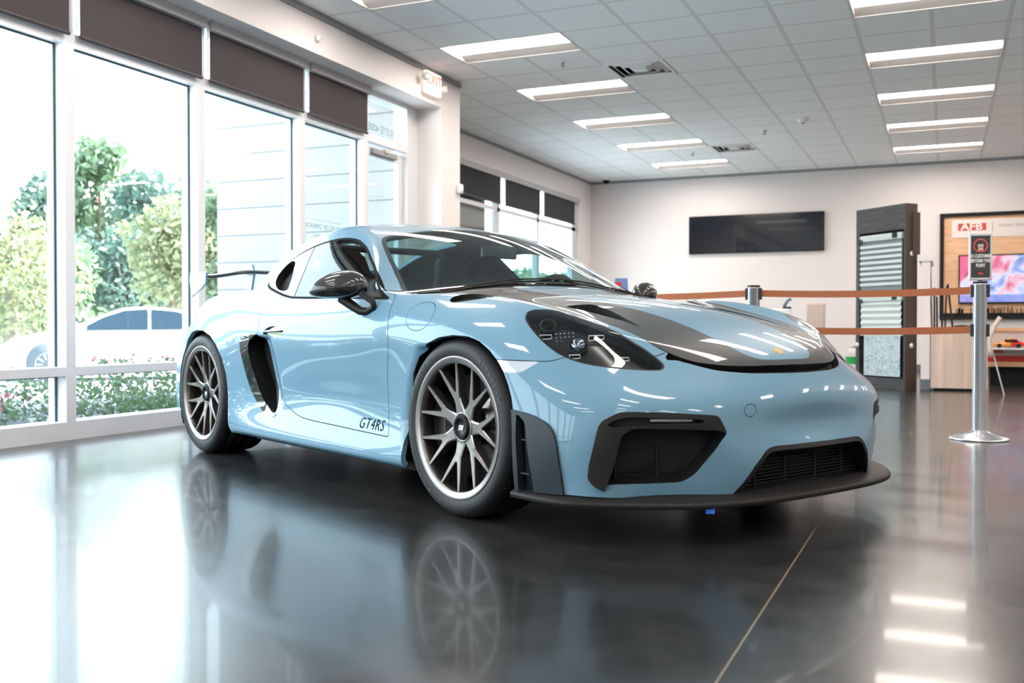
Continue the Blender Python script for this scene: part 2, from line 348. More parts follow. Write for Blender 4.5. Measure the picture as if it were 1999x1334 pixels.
def blind(x,y0,y1,z0,z1,lb,m,val=True,cord=True):
    t=thing('roller_blind',lb,'roller blind',(x,y0,z1)); L=y1-y0; h=z1-z0
    MB().box((-.002,0,-h+.02),(.0,L,0)).build('fabric',m,t)
    MB().tube([(-.001,0,-h+.012),(-.001,L,-h+.012)],.013,10).build('hem_bar',M_BAR,t)
    if val: MB().box((-.02,-.02,-.005),(.045,L+.01,.075),bev=.005).build('valance',M_VAL,t); MB().tube([(-.0,0,.03),(0,L,.03)],.018,10).build('roller_tube',M_VAL,t)
    if cord: MB().tube([(.012,-.035,.02),(.012,-.033,-h*.5),(.010,-.03,-h+.06)],.009,8).build('cord_wand',M_CORD,t)
    t['group']='roller blinds'; return t
lbs={8:'grey roller blind over the second window in view, pale daylight glowing through it',9:'brown-grey roller blind over the third shopfront window in view',10:'shorter brown-grey roller blind next to the lettered door transom',7:'grey roller blind at the left edge of the photo, mostly cut off'}
for k in range(len(MY)-1):
    if MY[k+1]>8.2: continue
    lb={8:lbs[7],9:lbs[8],10:lbs[9],11:lbs[10]}.get(k+1-0,'grey roller blind further along the shopfront, outside the photo')
    blind(XW+.035,MY[k]+.055,MY[k+1]-.03,2.545,2.925,lb,M_BLIND)
for k,(a,b_) in enumerate(((10.6,11.86),(11.93,13.28),(13.44,14.82),(14.98,16.43))):
    blind(XF-.035,a,b_,2.50,2.90,['charcoal roller blind of the far window hidden behind the wall pier','charcoal roller blind of the far window, the one next to the wall pier','charcoal roller blind of the far window, middle of the three in view','charcoal roller blind of the far window, nearest the room corner'][k],M_BLIND2,val=False,cord=k>0)
struct(MB().box((XF-.06,WY0,2.885),(XF+.012,WY1+.02,2.965)).build('trim_4',M_VAL))
# exit sign
t=thing('exit_sign','white exit sign with red letters and twin emergency lamps, on the bulkhead end','exit sign',(-4.79,8.93,3.17))
MB().box((0,-.155,-.11),(.045,.155,.11),bev=.006).build('housing',mat('sign_white',(.82,.78,.74),.5,emit=(1,.85,.75),estr=.35),t)
text('sign_lettering','EXIT',.15,mat('sign_red',(.8,.08,.05),.5,emit=(1,.12,.06),estr=.6),t,Matrix.Translation((.0462,0,.025))@Matrix.Rotation(pi/2,4,'Z')@Matrix.Rotation(pi/2,4,'X'),ext=.001)
for s_ in (-1,1): MB().lathe([(0,-.03),(.03,-.03),(.045,.03),(0,.035)],20,'x',M=Matrix.Translation((.05,s_*.20,.03 if s_<0 else -.02))@Matrix.Rotation(.3*s_,4,'Z')).build('emergency_lamp',M_VENT,t)
t=thing('ceiling_speaker','small white round device on the bulkhead above the blinds','wall device',(XB+.001,6.98,3.12)); MB().lathe([(0,0),(.03,0),(.028,.03),(0,.035)],18,'x').build('housing',M_VENT,t)
t=thing('motion_sensor','small white sensor on the corner of the wall pier','sensor',(XB+.001,9.60,2.20)); MB().box((0,-.03,-.05),(.05,.04,.05),bev=.012).build('housing',M_VENT,t); MB().ball((.05,.005,-.01),(.012,.022,.025),12,8).build('lens',M_CORD,t)
# ------------------------------------------------------------------ outside the windows
M_GRND=mat('pale_concrete_paving',(.50,.52,.52),rough=.9); M_MULCH=mat('dark_mulch',(.10,.085,.075),rough=1)
_=NT(M_MULCH); n1=_.n('TexNoise',i_Scale=25.0,i_Detail=6.0); _.l(_.ramp(n1.outputs['Fac'],[(.35,(.015,.016,.017)),(.65,(.085,.085,.09))]),_.b.inputs['Base Color'])
gm=MB().add([(-5.15,-30,-.09),(-9.2,-30,-.12),(-12,-30,-.30),(-60,-30,-.31),(-120,-30,-.3),(-5.15,90,-.09),(-9.2,90,-.12),(-12,90,-.30),(-60,90,-.31),(-120,90,-.3)],[(0,5,6,1),(1,6,7,2),(2,7,8,3),(3,8,9,4)])
tag(gm.build('pavement',M_GRND,fix=False),kind='structure')
tag(MB().box((-8.1,-6,-.12),(-5.28,9.8,-.055)).build('mulch_bed',M_MULCH),kind='structure')
M_GRASS=mat('lawn_green',(.10,.16,.08),rough=1)
tag(MB().box((-90,34,-.32),(-20,90,-.27)).build('lawn',M_GRASS),kind='structure'); tag(MB().box((-90,-20,-.32),(-24,34,-.26)).build('verge',M_GRASS),kind='structure')
# limestone-clad wing of the building
M_STONE=mat('pale_stone_cladding',(.56,.57,.57),rough=.8)
_=NT(M_STONE); tc=_.n('TexCoord'); sx=_.n('SeparateXYZ'); _.l(tc.outputs['Object'],sx.inputs[0]); m_=_.math('MODULO',_.math('ADD',sx.outputs['Z'],3.19-.193),.319); g_=_.math('LESS_THAN',m_,.013)
n_=_.n('TexNoise',i_Scale=3.0,i_Detail=4.0); _.l(tc.outputs['Object'],n_.inputs['Vector']); _.l(_.mix(g_,_.ramp(n_.outputs['Fac'],[(.3,(.235,.23,.228)),(.7,(.26,.255,.252))]),(.09,.092,.095,1)),_.b.inputs['Base Color'])
tag(MB().box((-7.98,9.50,-.1),(XF-.16,13.0,5.2)).box((XF-.16,9.50,-.1),(XW-.205,9.528,5.2)).build('building_wing',M_STONE),'pale stone-clad wing wall standing outside beyond the shopfront door','wall')
# planting
def leafmat(n,c,tr=.35):
    m=mat(n,c,rough=.6); t=m.node_tree; b=t.nodes['Principled BSDF']; q=t.nodes.new('ShaderNodeBsdfTranslucent'); q.inputs[0].default_value=tuple(min(1,x*1.3) for x in c)+(1,); mx=t.nodes.new('ShaderNodeMixShader'); mx.inputs[0].default_value=tr
    t.links.new(b.outputs[0],mx.inputs[1]); t.links.new(q.outputs[0],mx.inputs[2]); t.links.new(mx.outputs[0],t.nodes['Material Output'].inputs[0]); return m
M_LEAF=[leafmat('blue_green_leaves',(.075,.125,.10)),leafmat('fresh_green_leaves',(.10,.15,.085)),leafmat('yellow_green_leaves',(.185,.20,.105)),leafmat('bed_leaves',(.095,.15,.07))]
M_BARK=mat('grey_bark',(.16,.13,.10),rough=.9)
def leaves(rng,blobs,n,s,flat=0):
    ctr=[];
    w=np.array([b[3]*b[4]*b[5] for b in blobs])**.66; w/=w.sum(); idx=rng.choice(len(blobs),n,p=w); B_=np.array(blobs)[idx]
    d=rng.normal(size=(n,3)); d/=np.linalg.norm(d,axis=1)[:,None]; r=rng.uniform(.62,1.03,n)[:,None]
    C_=B_[:,:3]+d*r*B_[:,3:6]
    a=rng.normal(size=(n,3)); a/=np.linalg.norm(a,axis=1)[:,None]; b=np.cross(a,rng.normal(size=(n,3))); b/=np.linalg.norm(b,axis=1)[:,None]
    sz=rng.uniform(.6,1.3,n)[:,None]*s
    V=np.stack([C_-a*sz,C_+b*sz*.5,C_+a*sz,C_-b*sz*.5],1).reshape(-1,3); F=[(4*i,4*i+1,4*i+2,4*i+3) for i in range(n)]
    return V,F
def tree(x,y,top,rad,kind,label,seed,n=2600,leaf=.16,base=1.2,nm='tree'):
    rng=np.random.default_rng(seed); t=thing(nm,label,'tree' if nm=='tree' else 'bush',(x,y,-.3))
    h=top+.3; blobs=[]
    for k in range(11):
        a=rng.uniform(0,2*pi); q=rng.uniform(0,.62)*rad; z=rng.uniform(base+rad*.35,h-rad*.35); rr=rad*rng.uniform(.35,.6); blobs.append((q*math.cos(a),q*math.sin(a),z,rr,rr,rr*.85))
    blobs.append((0,0,h-rad*.45,rad*.5,rad*.5,rad*.45)); blobs.append((0,0,(h+base)/2,rad*.8,rad*.8,(h-base)*.42))
    V,F=leaves(rng,blobs,n,leaf); me=bpy.data.meshes.new('foliage'); me.from_pydata([tuple(v) for v in V],[],F); me.materials.append(M_LEAF[kind]); link(bpy.data.objects.new('foliage',me),t)
    m=MB().tube([(0,0,0),(.03*rad,0,h*.4),(0,.05*rad,h*.75)],[.09*rad,.06*rad,.02*rad],8)
    for k in range(4):
        a=2*pi*k/4+seed; m.tube([(0,0,h*(.3+.1*k)),(rad*.5*math.cos(a),rad*.5*math.sin(a),h*(.55+.1*k))],[.035*rad,.012*rad],6)
    m.build('trunk',M_BARK,t); return t
tree(-20.4,16.9,3.85,2.05,2,'rounded yellow-green bush at the left edge, behind the first pane',1,4200,.10,.0,'bush')
tree(-38.6,28.2,8.4,3.6,0,'tall blue-green tree at the far left behind the yellow-green bush',2,3200,.24)
tree(-36.3,32.3,7.9,2.6,0,'tall dark tree seen just left of the first window mullion',3,3000,.22)
tree(-31.3,30.1,8.5,2.3,1,'tallest green tree, its crown right of the first window mullion',4,3200,.2)
tree(-28.0,29.4,6.9,1.9,0,'dark green tree in the middle of the second window pane',5,3000,.18)
tree(-31.2,35.5,7.5,2.2,0,'blue-green tree in the right half of the second pane, above the white car roof',6,3000,.2)
tree(-19.3,21.1,4.3,1.45,2,'leafy yellow-green young tree right above the parked white car',7,3200,.12,1.0)
tree(-18.3,21.8,4.6,1.0,1,'narrow green tree squeezed between mullion and stone wall',8,2400,.12,.8)
tree(-25.3,21.7,3.3,2.2,1,'low green tree behind the parked car bonnet',9,2800,.15,.3)
tree(-25.0,25.2,4.2,2.0,0,'low dark tree behind the parked white car windscreen',10,2800,.15,.3)
tree(-27.0,64.8,4.8,5.2,1,'distant green treetop seen through the car cabin, left one',11,2400,.4,.5)
tree(-20.5,66.8,4.4,5.0,0,'distant green treetop seen through the car cabin, right one',12,2400,.4,.5)
tree(-33.0,20.0,5.5,3.5,0,'broad dark tree outside the left edge of the photo',13,2600,.22,.4)
# flower bed by the windows
rng=np.random.default_rng(21)
def bed(name,n,mat_,z0,z1,s,label,cat,cl):
    C_=[]
    k=np.array([(rng.uniform(-7.9,-5.95),rng.uniform(-1.5,9.1),rng.uniform(.6,1.2)) for _ in range(cl)])
    i=rng.integers(0,cl,n); p=k[i]; off=rng.normal(size=(n,2))*.13
    hgt=np.where(k[i][:,0]<-6.6,1,.62)
    X=p[:,0]+off[:,0]; Y=p[:,1]+off[:,1]; Z=(z0+(z1-z0)*rng.uniform(0,1,n)**.8*hgt*p[:,2])
    a=rng.normal(size=(n,3)); a/=np.linalg.norm(a,axis=1)[:,None]; b=np.cross(a,rng.normal(size=(n,3))); b/=np.linalg.norm(b,axis=1)[:,None]
    c=np.stack([X,Y,Z],1); sz=rng.uniform(.6,1.3,n)[:,None]*s
    V=np.stack([c-a*sz,c+b*sz*.6,c+a*sz,c-b*sz*.6],1).reshape(-1,3); me=bpy.data.meshes.new(name); me.from_pydata([tuple(v) for v in V],[],[(4*i,4*i+1,4*i+2,4*i+3) for i in range(n)]); me.materials.append(mat_)
    tag(link(bpy.data.objects.new(name,me)),label,cat,kind='stuff')
bed('bed_foliage',16000,M_LEAF[3],-.06,.34,.030,'low green planting in the bed outside the shopfront windows','plants',150)
bed('white_blossom',6500,mat('white_petals',(.36,.36,.36),.7),-.02,.30,.018,'small white blossoms scattered over the bed outside the windows','flowers',60)
bed('pink_blossom',1300,mat('pink_petals',(.40,.12,.19),.7),.12,.40,.024,'pink blossoms standing up from the bed outside the windows','flowers',16)
# white saloon car parked outside
M_WCAR=mat('white_car_paint',(.34,.35,.36),.3,coat=1); M_WGL=mat('dark_blue_car_glass',(.014,.028,.042),.6,spec=.05)
WC=thing('parked_car','white saloon car parked outside beyond the flower bed','car',(-14.70,14.87,-.305),math.atan2(-.70,-.713))
def wc_sec(x):
    zt=np.interp(x,[-2.3,-2.0,-1.75,-1.2,-.5,.1,.75,1.1,1.6,2.0,2.3],[.92,1.0,1.08,1.33,1.42,1.40,1.12,.98,.90,.80,.62])
    bz=np.interp(x,[-2.3,-2,0,1.1,1.7,2.1,2.3],[.86,.94,.93,.90,.84,.72,.55]); hw=np.interp(x,[-2.35,-2.1,-1.5,0,1.5,2.0,2.3],[.62,.82,.90,.91,.90,.80,.55])
    cab=1 if zt>bz+.12 else 0; k=min(1,max(0,(zt-bz)/.4))
    return [(hw*.90,.22),(hw,.32),(hw,.60),(hw*.97,bz-.08),(hw*.92,bz),(hw*(.90-.12*k),bz+(zt-bz)*.45),(hw*(.84-.20*k),bz+(zt-bz)*.88),(hw*.40,zt),(0,zt+.005)]
m=MB();V=[];F=[];xs_=[-2.33,-2.2,-2.0,-1.75,-1.5,-1.2,-.85,-.5,-.2,.1,.4,.75,1.1,1.35,1.6,1.85,2.05,2.2,2.32]
for x in xs_:
    s_=wc_sec(x); s2=[(y,z) for y,z in s_]+[(-y,z) for y,z in s_[:-1][::-1]]
    for y,z in s2: V.append((x,y,z))
n=17
for i in range(len(xs_)-1):
    for k in range(n-1): F.append((i*n+k,(i+1)*n+k,(i+1)*n+k+1,i*n+k+1))
F.append(tuple(range(n)));F.append(tuple(range((len(xs_)-1)*n,len(xs_)*n))[::-1])
b_=m.add(V,F,True).build('car_body',M_WCAR,WC); sb=b_.modifiers.new('s','SUBSURF'); sb.levels=2; sb.render_levels=2
for sd in (-1,1):
    for pts in ([(-1.55,.985),(-1.25,1.20),(-.85,1.32),(-.42,1.355),(-.42,.965)],[(-.36,.965),(-.36,1.357),(.05,1.33),(.42,1.20),(.78,1.0),(.80,.965)]):
        V=[]
        for x,z in pts:
            k=(z-.94)/.42; V.append((x,sd*(.845-.20*k),z))
        V2=[(a,b-sd*.06,c) for a,b,c in V]; q=len(pts); MB().add(V+V2,[tuple(range(q)),tuple(range(q,2*q))[::-1]]+[(i,(i+1)%q,q+(i+1)%q,q+i) for i in range(q)]).build('side_window',M_WGL,WC)
    MB().ball((.80,sd*.98,1.0),(.10,.10,.075),16,10).build('door_mirror',M_WCAR,WC)
    for z,x0,x1 in ((.80,-1.4,-.5),(.80,-.3,.6)): MB().box((x0+.3,sd*.905,z),(x0+.48,sd*.93,z+.025),bev=.005).build('door_handle',M_WCAR,WC)
    for x in (-1.32,1.36):
        w_=empty('wheel',(x,sd*.80,.33),0,WC)
        MB().lathe([(.20,-.11),(.31,-.11),(.33,-.08),(.33,.08),(.31,.11),(.20,.11)],40,'y',close=True).build('tyre',mat('outside_tyre',(.03,.03,.03),.7) if 'outside_tyre' not in bpy.data.materials else bpy.data.materials['outside_tyre'],w_)
        r=MB().lathe([(0,sd*.05),(.06,sd*.06),(.20,sd*.10),(.215,sd*.12),(.20,sd*.05)],30,'y')
        for k in range(10):
            a=2*pi*k/10; r.tube([(.03*math.cos(a),sd*.09,.03*math.sin(a)),(.21*math.cos(a),sd*.118,.21*math.sin(a))],.014,6)
        r.build('rim',mat('silver_rim',(.6,.62,.65),.3,.8) if 'silver_rim' not in bpy.data.materials else bpy.data.materials['silver_rim'],w_)
        MB().lathe([(0,sd*.112),(.37,sd*.112),(.37,sd*.09),(0,sd*.09)],36,'y',M=Matrix.Translation((x,sd*.80,.36))).build('wheel_arch',mat('arch_black',(.05,.06,.07),.8) if 'arch_black' not in bpy.data.materials else bpy.data.materials['arch_black'],WC)
# ------------------------------------------------------------------ the sports car: body surface
# car frame: x forward (0 = front axle), y to the car's left, z up; half-widths are positive numbers here
CAR = (-1.2737, 4.1068, -0.4825)          # place of the front axle centre on the floor, heading
FAIR = .4
side_tab = [  # station: x, then (halfwidth, z) for rows 0..7   rows 0 = lower edge ... 7 = fender crest / window belt
 # rear corner and next stations carry their own x per row
 [(-3.25,.70,.17),(-3.30,.70,.22),(-3.35,.70,.30),(-3.36,.695,.40),(-3.34,.685,.54),(-3.24,.675,.66),(-3.18,.65,.765),(-3.13,.62,.83)],
 [(-3.04,.79,.16),(-3.05,.80,.21),(-3.06,.795,.30),(-3.06,.79,.40),(-3.05,.785,.54),(-2.99,.765,.67),(-2.96,.73,.78),(-2.95,.675,.855)],
 [(-2.80,.855,.15),(-2.80,.865,.20),(-2.80,.868,.29),(-2.80,.868,.40),(-2.80,.862,.54),(-2.78,.845,.67),(-2.77,.785,.80),(-2.76,.715,.883)],
 [(-2.63,.878,.15),(-2.63,.888,.20),(-2.63,.893,.29),(-2.63,.895,.40),(-2.63,.895,.54),(-2.62,.882,.68),(-2.61,.835,.815),(-2.60,.74,.900)],
 [(-2.45,.880,.15),(-2.45,.892,.20),(-2.45,.90,.29),(-2.45,.904,.40),(-2.45,.909,.54),(-2.45,.907,.68),(-2.45,.865,.82),(-2.45,.755,.905)],
 [(-2.22,.872,.15),(-2.22,.888,.20),(-2.22,.89,.29),(-2.22,.892,.40),(-2.22,.901,.54),(-2.22,.908,.68),(-2.22,.875,.805),(-2.22,.785,.896)],
 [(-2.02,.868,.15),(-2.02,.89,.19),(-2.02,.886,.28),(-2.02,.882,.39),(-2.02,.893,.53),(-2.02,.907,.66),(-2.02,.893,.785),(-2.02,.803,.885)],
 [(-1.84,.870,.15),(-1.84,.897,.187),(-1.84,.884,.273),(-1.84,.876,.378),(-1.84,.888,.52),(-1.84,.905,.65),(-1.84,.895,.768),(-1.84,.80,.876)],
 [(-1.66,.872,.15),(-1.66,.899,.186),(-1.66,.881,.271),(-1.66,.868,.375),(-1.66,.880,.51),(-1.66,.899,.635),(-1.66,.892,.755),(-1.66,.803,.868)],
 [(-1.44,.874,.15),(-1.44,.900,.185),(-1.44,.880,.27),(-1.44,.866,.37),(-1.44,.877,.505),(-1.44,.896,.625),(-1.44,.889,.745),(-1.44,.807,.859)],
 [(-1.20,.874,.15),(-1.20,.900,.185),(-1.20,.878,.27),(-1.20,.862,.37),(-1.20,.873,.50),(-1.20,.893,.62),(-1.20,.888,.74),(-1.20,.811,.852)],
 [(-.95,.874,.15),(-.95,.900,.185),(-.95,.877,.27),(-.95,.862,.37),(-.95,.872,.50),(-.95,.892,.62),(-.95,.887,.74),(-.95,.816,.847)],
 [(-.70,.875,.15),(-.70,.900,.185),(-.70,.877,.27),(-.70,.864,.37),(-.70,.873,.50),(-.70,.891,.62),(-.70,.887,.74),(-.70,.822,.842)],
 [(-.48,.876,.15),(-.48,.900,.185),(-.48,.879,.27),(-.48,.868,.37),(-.48,.875,.50),(-.48,.890,.62),(-.48,.887,.74),(-.48,.822,.838)],
 [(-.25,.878,.15),(-.25,.900,.19),(-.25,.888,.28),(-.25,.882,.38),(-.25,.887,.50),(-.25,.895,.62),(-.25,.882,.742),(-.25,.79,.841)],
 [(-.06,.885,.15),(-.06,.896,.20),(-.06,.900,.30),(-.06,.902,.40),(-.06,.906,.52),(-.06,.906,.64),(-.06,.868,.750),(-.06,.755,.836)],
 [(.12,.885,.15),(.12,.895,.20),(.12,.902,.30),(.12,.905,.40),(.12,.908,.52),(.12,.897,.64),(.12,.850,.742),(.12,.735,.817)],
 [(.30,.885,.155),(.30,.892,.205),(.30,.898,.30),(.30,.902,.40),(.30,.898,.52),(.30,.870,.632),(.30,.808,.722),(.295,.712,.784)],
 [(.50,.865,.16),(.505,.870,.21),(.51,.880,.30),(.51,.870,.40),(.50,.852,.505),(.485,.806,.602),(.465,.750,.685),(.435,.678,.747)],
 [(.675,.785,.158),(.685,.782,.22),(.690,.782,.30),(.69,.778,.39),(.69,.755,.485),(.63,.700,.573),(.585,.672,.645),(.54,.640,.702)],
 [(.755,.665,.155),(.768,.672,.225),(.782,.678,.31),(.795,.683,.39),(.775,.673,.478),(.695,.64,.553),(.645,.618,.613),(.60,.590,.663)],
]
top_tab = [  # per station: (x, halfwidth, z) rows T1..T4
 [(-3.19,.50,.85),(-3.23,.37,.862),(-3.26,.20,.872),(-3.27,0,.876)],
 [(-2.98,.55,.866),(-3.0,.40,.872),(-3.01,.21,.885),(-3.02,0,.888)],
 [(-2.77,.575,.88),(-2.78,.42,.888),(-2.79,.22,.915),(-2.80,0,.925)],
 [(-2.60,.58,.902),(-2.60,.435,.968),(-2.61,.23,.995),(-2.61,0,1.005)],
 [(-2.45,.585,.925),(-2.43,.462,1.064),(-2.43,.24,1.075),(-2.43,0,1.085)],
 [(-2.22,.605,.952),(-2.20,.482,1.136),(-2.20,.25,1.172),(-2.20,0,1.183)],
 [(-2.02,.630,1.012),(-2.00,.492,1.180),(-2.00,.26,1.220),(-2.00,0,1.232)],
 [(-1.84,.637,1.072),(-1.82,.49,1.203),(-1.82,.27,1.246),(-1.82,0,1.258)],
 [(-1.66,.602,1.130),(-1.64,.502,1.217),(-1.64,.28,1.256),(-1.64,0,1.269)],
 [(-1.44,.584,1.162),(-1.43,.510,1.217),(-1.43,.29,1.255),(-1.43,0,1.269)],
 [(-1.20,.597,1.140),(-1.19,.520,1.185),(-1.19,.30,1.215),(-1.18,0,1.232)],
 [(-1.00,.652,1.065),(-.99,.578,1.090),(-.95,.31,1.140),(-.93,0,1.160)],
 [(-.80,.727,.962),(-.79,.655,.966),(-.72,.34,1.030),(-.68,0,1.048)],
 [(-.60,.793,.864),(-.60,.712,.872),(-.50,.38,.922),(-.46,0,.932)],
 [(-.36,.738,.848),(-.38,.615,.858),(-.37,.38,.876),(-.36,0,.884)],
 [(-.09,.650,.841),(-.08,.530,.830),(-.06,.30,.843),(-.06,0,.850)],
 [(.12,.620,.813),(.12,.515,.797),(.12,.28,.818),(.12,0,.826)],
 [(.30,.605,.778),(.305,.50,.765),(.31,.265,.786),(.31,0,.795)],
 [(.455,.580,.734),(.475,.475,.728),(.495,.245,.745),(.50,0,.753)],
 [(.58,.550,.690),(.62,.445,.683),(.655,.225,.694),(.665,0,.699)],
 [(.665,.490,.650),(.725,.385,.638),(.775,.20,.638),(.79,0,.638)],
]
nose_tab = [  # rows 0..6 for columns y .5 .4 .2 0
 [(.858,.505,.153),(.922,.39,.152),(.968,.2,.152),(.982,0,.152)],
 [(.875,.510,.222),(.938,.395,.22),(.985,.2,.22),(.995,0,.22)],
 [(.887,.515,.305),(.943,.395,.302),(.985,.2,.30),(.995,0,.30)],
 [(.890,.53,.385),(.925,.40,.38),(.948,.2,.375),(.955,0,.375)],
 [(.865,.525,.468),(.912,.40,.462),(.948,.2,.46),(.960,0,.46)],
 [(.790,.510,.540),(.850,.395,.530),(.900,.2,.528),(.918,0,.528)],
 [(.725,.502,.598),(.785,.392,.588),(.842,.2,.586),(.860,0,.586)],
]
rear_tab = [
 [(-3.32,.53,.18),(-3.34,.38,.18),(-3.35,.2,.18),(-3.35,0,.18)],
 [(-3.38,.53,.23),(-3.40,.38,.23),(-3.41,.2,.23),(-3.41,0,.23)],
 [(-3.42,.53,.31),(-3.44,.38,.31),(-3.45,.2,.31),(-3.45,0,.31)],
 [(-3.42,.53,.41),(-3.44,.38,.41),(-3.45,.2,.41),(-3.45,0,.41)],
 [(-3.40,.53,.54),(-3.42,.38,.54),(-3.43,.2,.54),(-3.43,0,.54)],
 [(-3.33,.53,.67),(-3.37,.38,.67),(-3.39,.2,.67),(-3.40,0,.67)],
 [(-3.28,.52,.79),(-3.33,.38,.79),(-3.36,.2,.80),(-3.37,0,.80)],
]
def body_cage():
    V=[];idx={}
    def v(key,p,s):
        x,y,z=p
        if y==0: k=(key,0)
        else: k=(key,s)
        if k not in idx: idx[k]=len(V); V.append((x,s*y,z))
        return idx[k]
    F=[]
    N=len(side_tab)-1
    for s in (-1,1):
        def Sd(i,j): return v(('s',i,j),side_tab[i][j],s)
        def Tp(i,k): return Sd(i,7) if k==0 else v(('t',i,k),top_tab[i][k-1],s)
        def No(j,k):
            if k==0: return Sd(N,j)
            if j==7: return Tp(N,k)
            return v(('n',j,k),nose_tab[j][k-1],s)
        def Re(j,k):
            if k==0: return Sd(0,j)
            if j==7: return Tp(0,k)
            return v(('r',j,k),rear_tab[j][k-1],s)
        def q(a,b,c,d):
            F.append((a,b,c,d) if s<0 else (d,c,b,a))
        for i in range(N):
            for j in range(7): q(Sd(i,j),Sd(i+1,j),Sd(i+1,j+1),Sd(i,j+1))
            for k in range(4): q(Tp(i,k),Tp(i+1,k),Tp(i+1,k+1),Tp(i,k+1))
        for j in range(7):
            for k in range(4):
                q(No(j,k),No(j,k+1),No(j+1,k+1),No(j+1,k))
                q(Re(j,k+1),Re(j,k),Re(j+1,k),Re(j+1,k+1))
    return np.array(V,float),F
def limit_fit(V,F,it=40):
    # move the cage so that the smooth surface runs through the given points
    n=len(V);E={};
    for f in F:
        m=len(f)
        for a in range(m):
            e=(min(f[a],f[(a+1)%m]),max(f[a],f[(a+1)%m]));E[e]=E.get(e,0)+1
    bound=set();bn={}
    for (a,b),c in E.items():
        if c==1: bn.setdefault(a,[]).append(b);bn.setdefault(b,[]).append(a)
    A=np.zeros((n,n))
    nb=[[] for _ in range(n)]
    for a,b in E: nb[a].append(b);nb[b].append(a)
    dg=[[] for _ in range(n)]
    for f in F:
        for a in range(4): dg[f[a]].append(f[(a+2)%4])
    for i in range(n):
        if i in bn:
            A[i,i]=4/6
            for j in bn[i]: A[i,j]+=1/6
        else:
            k=len(nb[i]);w=k*(k+5);A[i,i]=k*k/w
            for j in nb[i]: A[i,j]+=4/w
            for j in dg[i]: A[i,j]+=1/w
    # fairing: penalise third divided differences along every grid line
    fs=[set() for _ in range(n)]
    for fi,f in enumerate(F):
        for a in f: fs[a].add(fi)
    def nxt(a,b):
        if len(nb[b])!=4 or b in bn and a in bn: 
            if b in bn and a in bn:
                c=[k for k in bn[b] if k!=a]; return c[0] if len(c)==1 else None
            return None
        sh=fs[a]&fs[b]
        c=[k for k in nb[b] if k!=a and not (fs[k]&fs[b]&sh)]
        return c[0] if len(c)==1 else None
    rows=[];seen=set()
    for (a,b) in E:
        for p,q in ((a,b),(b,a)):
            r=nxt(p,q)
            if r is None: continue
            t=nxt(q,r)
            if t is None: continue
            key=min((p,q,r,t),(t,r,q,p))
            if key in seen: continue
            seen.add(key)
            P=V[list(key)];d=np.linalg.norm(np.diff(P,axis=0),axis=1);tt=np.concatenate([[0],np.cumsum(d)])
            co=np.array([1/np.prod([tt[i]-tt[j] for j in range(4) if j!=i]) for i in range(4)])
            co*= (tt[3]/3)**3
            row=np.zeros(n);row[list(key)]=co
            # keep real bends (belt line, screen base) crisper
            kink=0
            for m in (1,2):
                u=P[m]-P[m-1];w=P[m+1]-P[m];kink=max(kink,math.degrees(math.acos(max(-1,min(1,u@w/np.linalg.norm(u)/np.linalg.norm(w))))))
            rows.append(row*(FAIR if kink<28 else FAIR*.06))
    D=np.array(rows)
    C=np.linalg.solve(A.T@A+D.T@D,A.T@V)
    dev=np.linalg.norm(A@C-V,axis=1)
    print('fairing deviation mean %.4f max %.4f'%(dev.mean(),dev.max()))
    return C
def smooth_body(level=4):
    V,F=body_cage();C=limit_fit(V,F)
    me=bpy.data.meshes.new('tmp');me.from_pydata([tuple(p) for p in C],[],F);me.update()
    o=bpy.data.objects.new('tmp',me);COL.objects.link(o)
    m=o.modifiers.new('s','SUBSURF');m.levels=level;m.render_levels=level
    dg=bpy.context.evaluated_depsgraph_get();dg.update()
    ev=o.evaluated_get(dg);m2=bpy.data.meshes.new_from_object(ev)
    bpy.data.objects.remove(o,do_unlink=True);bpy.data.meshes.remove(me)
    return m2
# ------------------------------------------------------------------ cutting the smooth body into panels
def catmull(P, closed=True, n=6):
    P=np.array(P,float); m=len(P); out=[]
    for i in range(m if closed else m-1):
        if closed: a,b,c,d=P[(i-1)%m],P[i],P[(i+1)%m],P[(i+2)%m]
        else: a,b,c,d=P[max(i-1,0)],P[i],P[i+1],P[min(i+2,m-1)]
        for k in range(n):
            t=k/n; out.append(.5*((2*b)+(-a+c)*t+(2*a-5*b+4*c-d)*t*t+(-a+3*b-3*c+d)*t**3))
    if not closed: out.append(P[-1])
    return np.array(out)
def sdf_poly(Q, P):
    P=np.asarray(P); A=P; B=np.roll(P,-1,0); d=np.full(len(Q),1e9); ins=np.zeros(len(Q),bool)
    for a,b in zip(A,B):
        ab=b-a; L=ab@ab
        if L<1e-14: continue
        t=np.clip(((Q-a)@ab)/L,0,1); e=Q-a-t[:,None]*ab; d=np.minimum(d,np.hypot(e[:,0],e[:,1]))
        c=((a[1]>Q[:,1])!=(b[1]>Q[:,1]))
        with np.errstate(divide='ignore',invalid='ignore'): xi=a[0]+(Q[:,1]-a[1])*(b[0]-a[0])/(b[1]-a[1])
        ins^=c&(Q[:,0]<xi)
    return np.where(ins,-d,d)
def sdf_line(Q, P):   # signed side distance to an open polyline, extended straight at both ends
    P=np.array(P,float); P=np.vstack([P[0]+(P[0]-P[1])*50,P,P[-1]+(P[-1]-P[-2])*50]); best=np.full(len(Q),1e9); sg=np.ones(len(Q))
    for a,b in zip(P[:-1],P[1:]):
        ab=b-a; L=ab@ab; t=np.clip(((Q-a)@ab)/L,0,1); e=Q-a-t[:,None]*ab; d=np.hypot(e[:,0],e[:,1])
        cr=ab[0]*(Q[:,1]-a[1])-ab[1]*(Q[:,0]-a[0]); m=d<best-1e-9; best[m]=d[m]; sg[m]=np.sign(cr[m])
    return best*sg
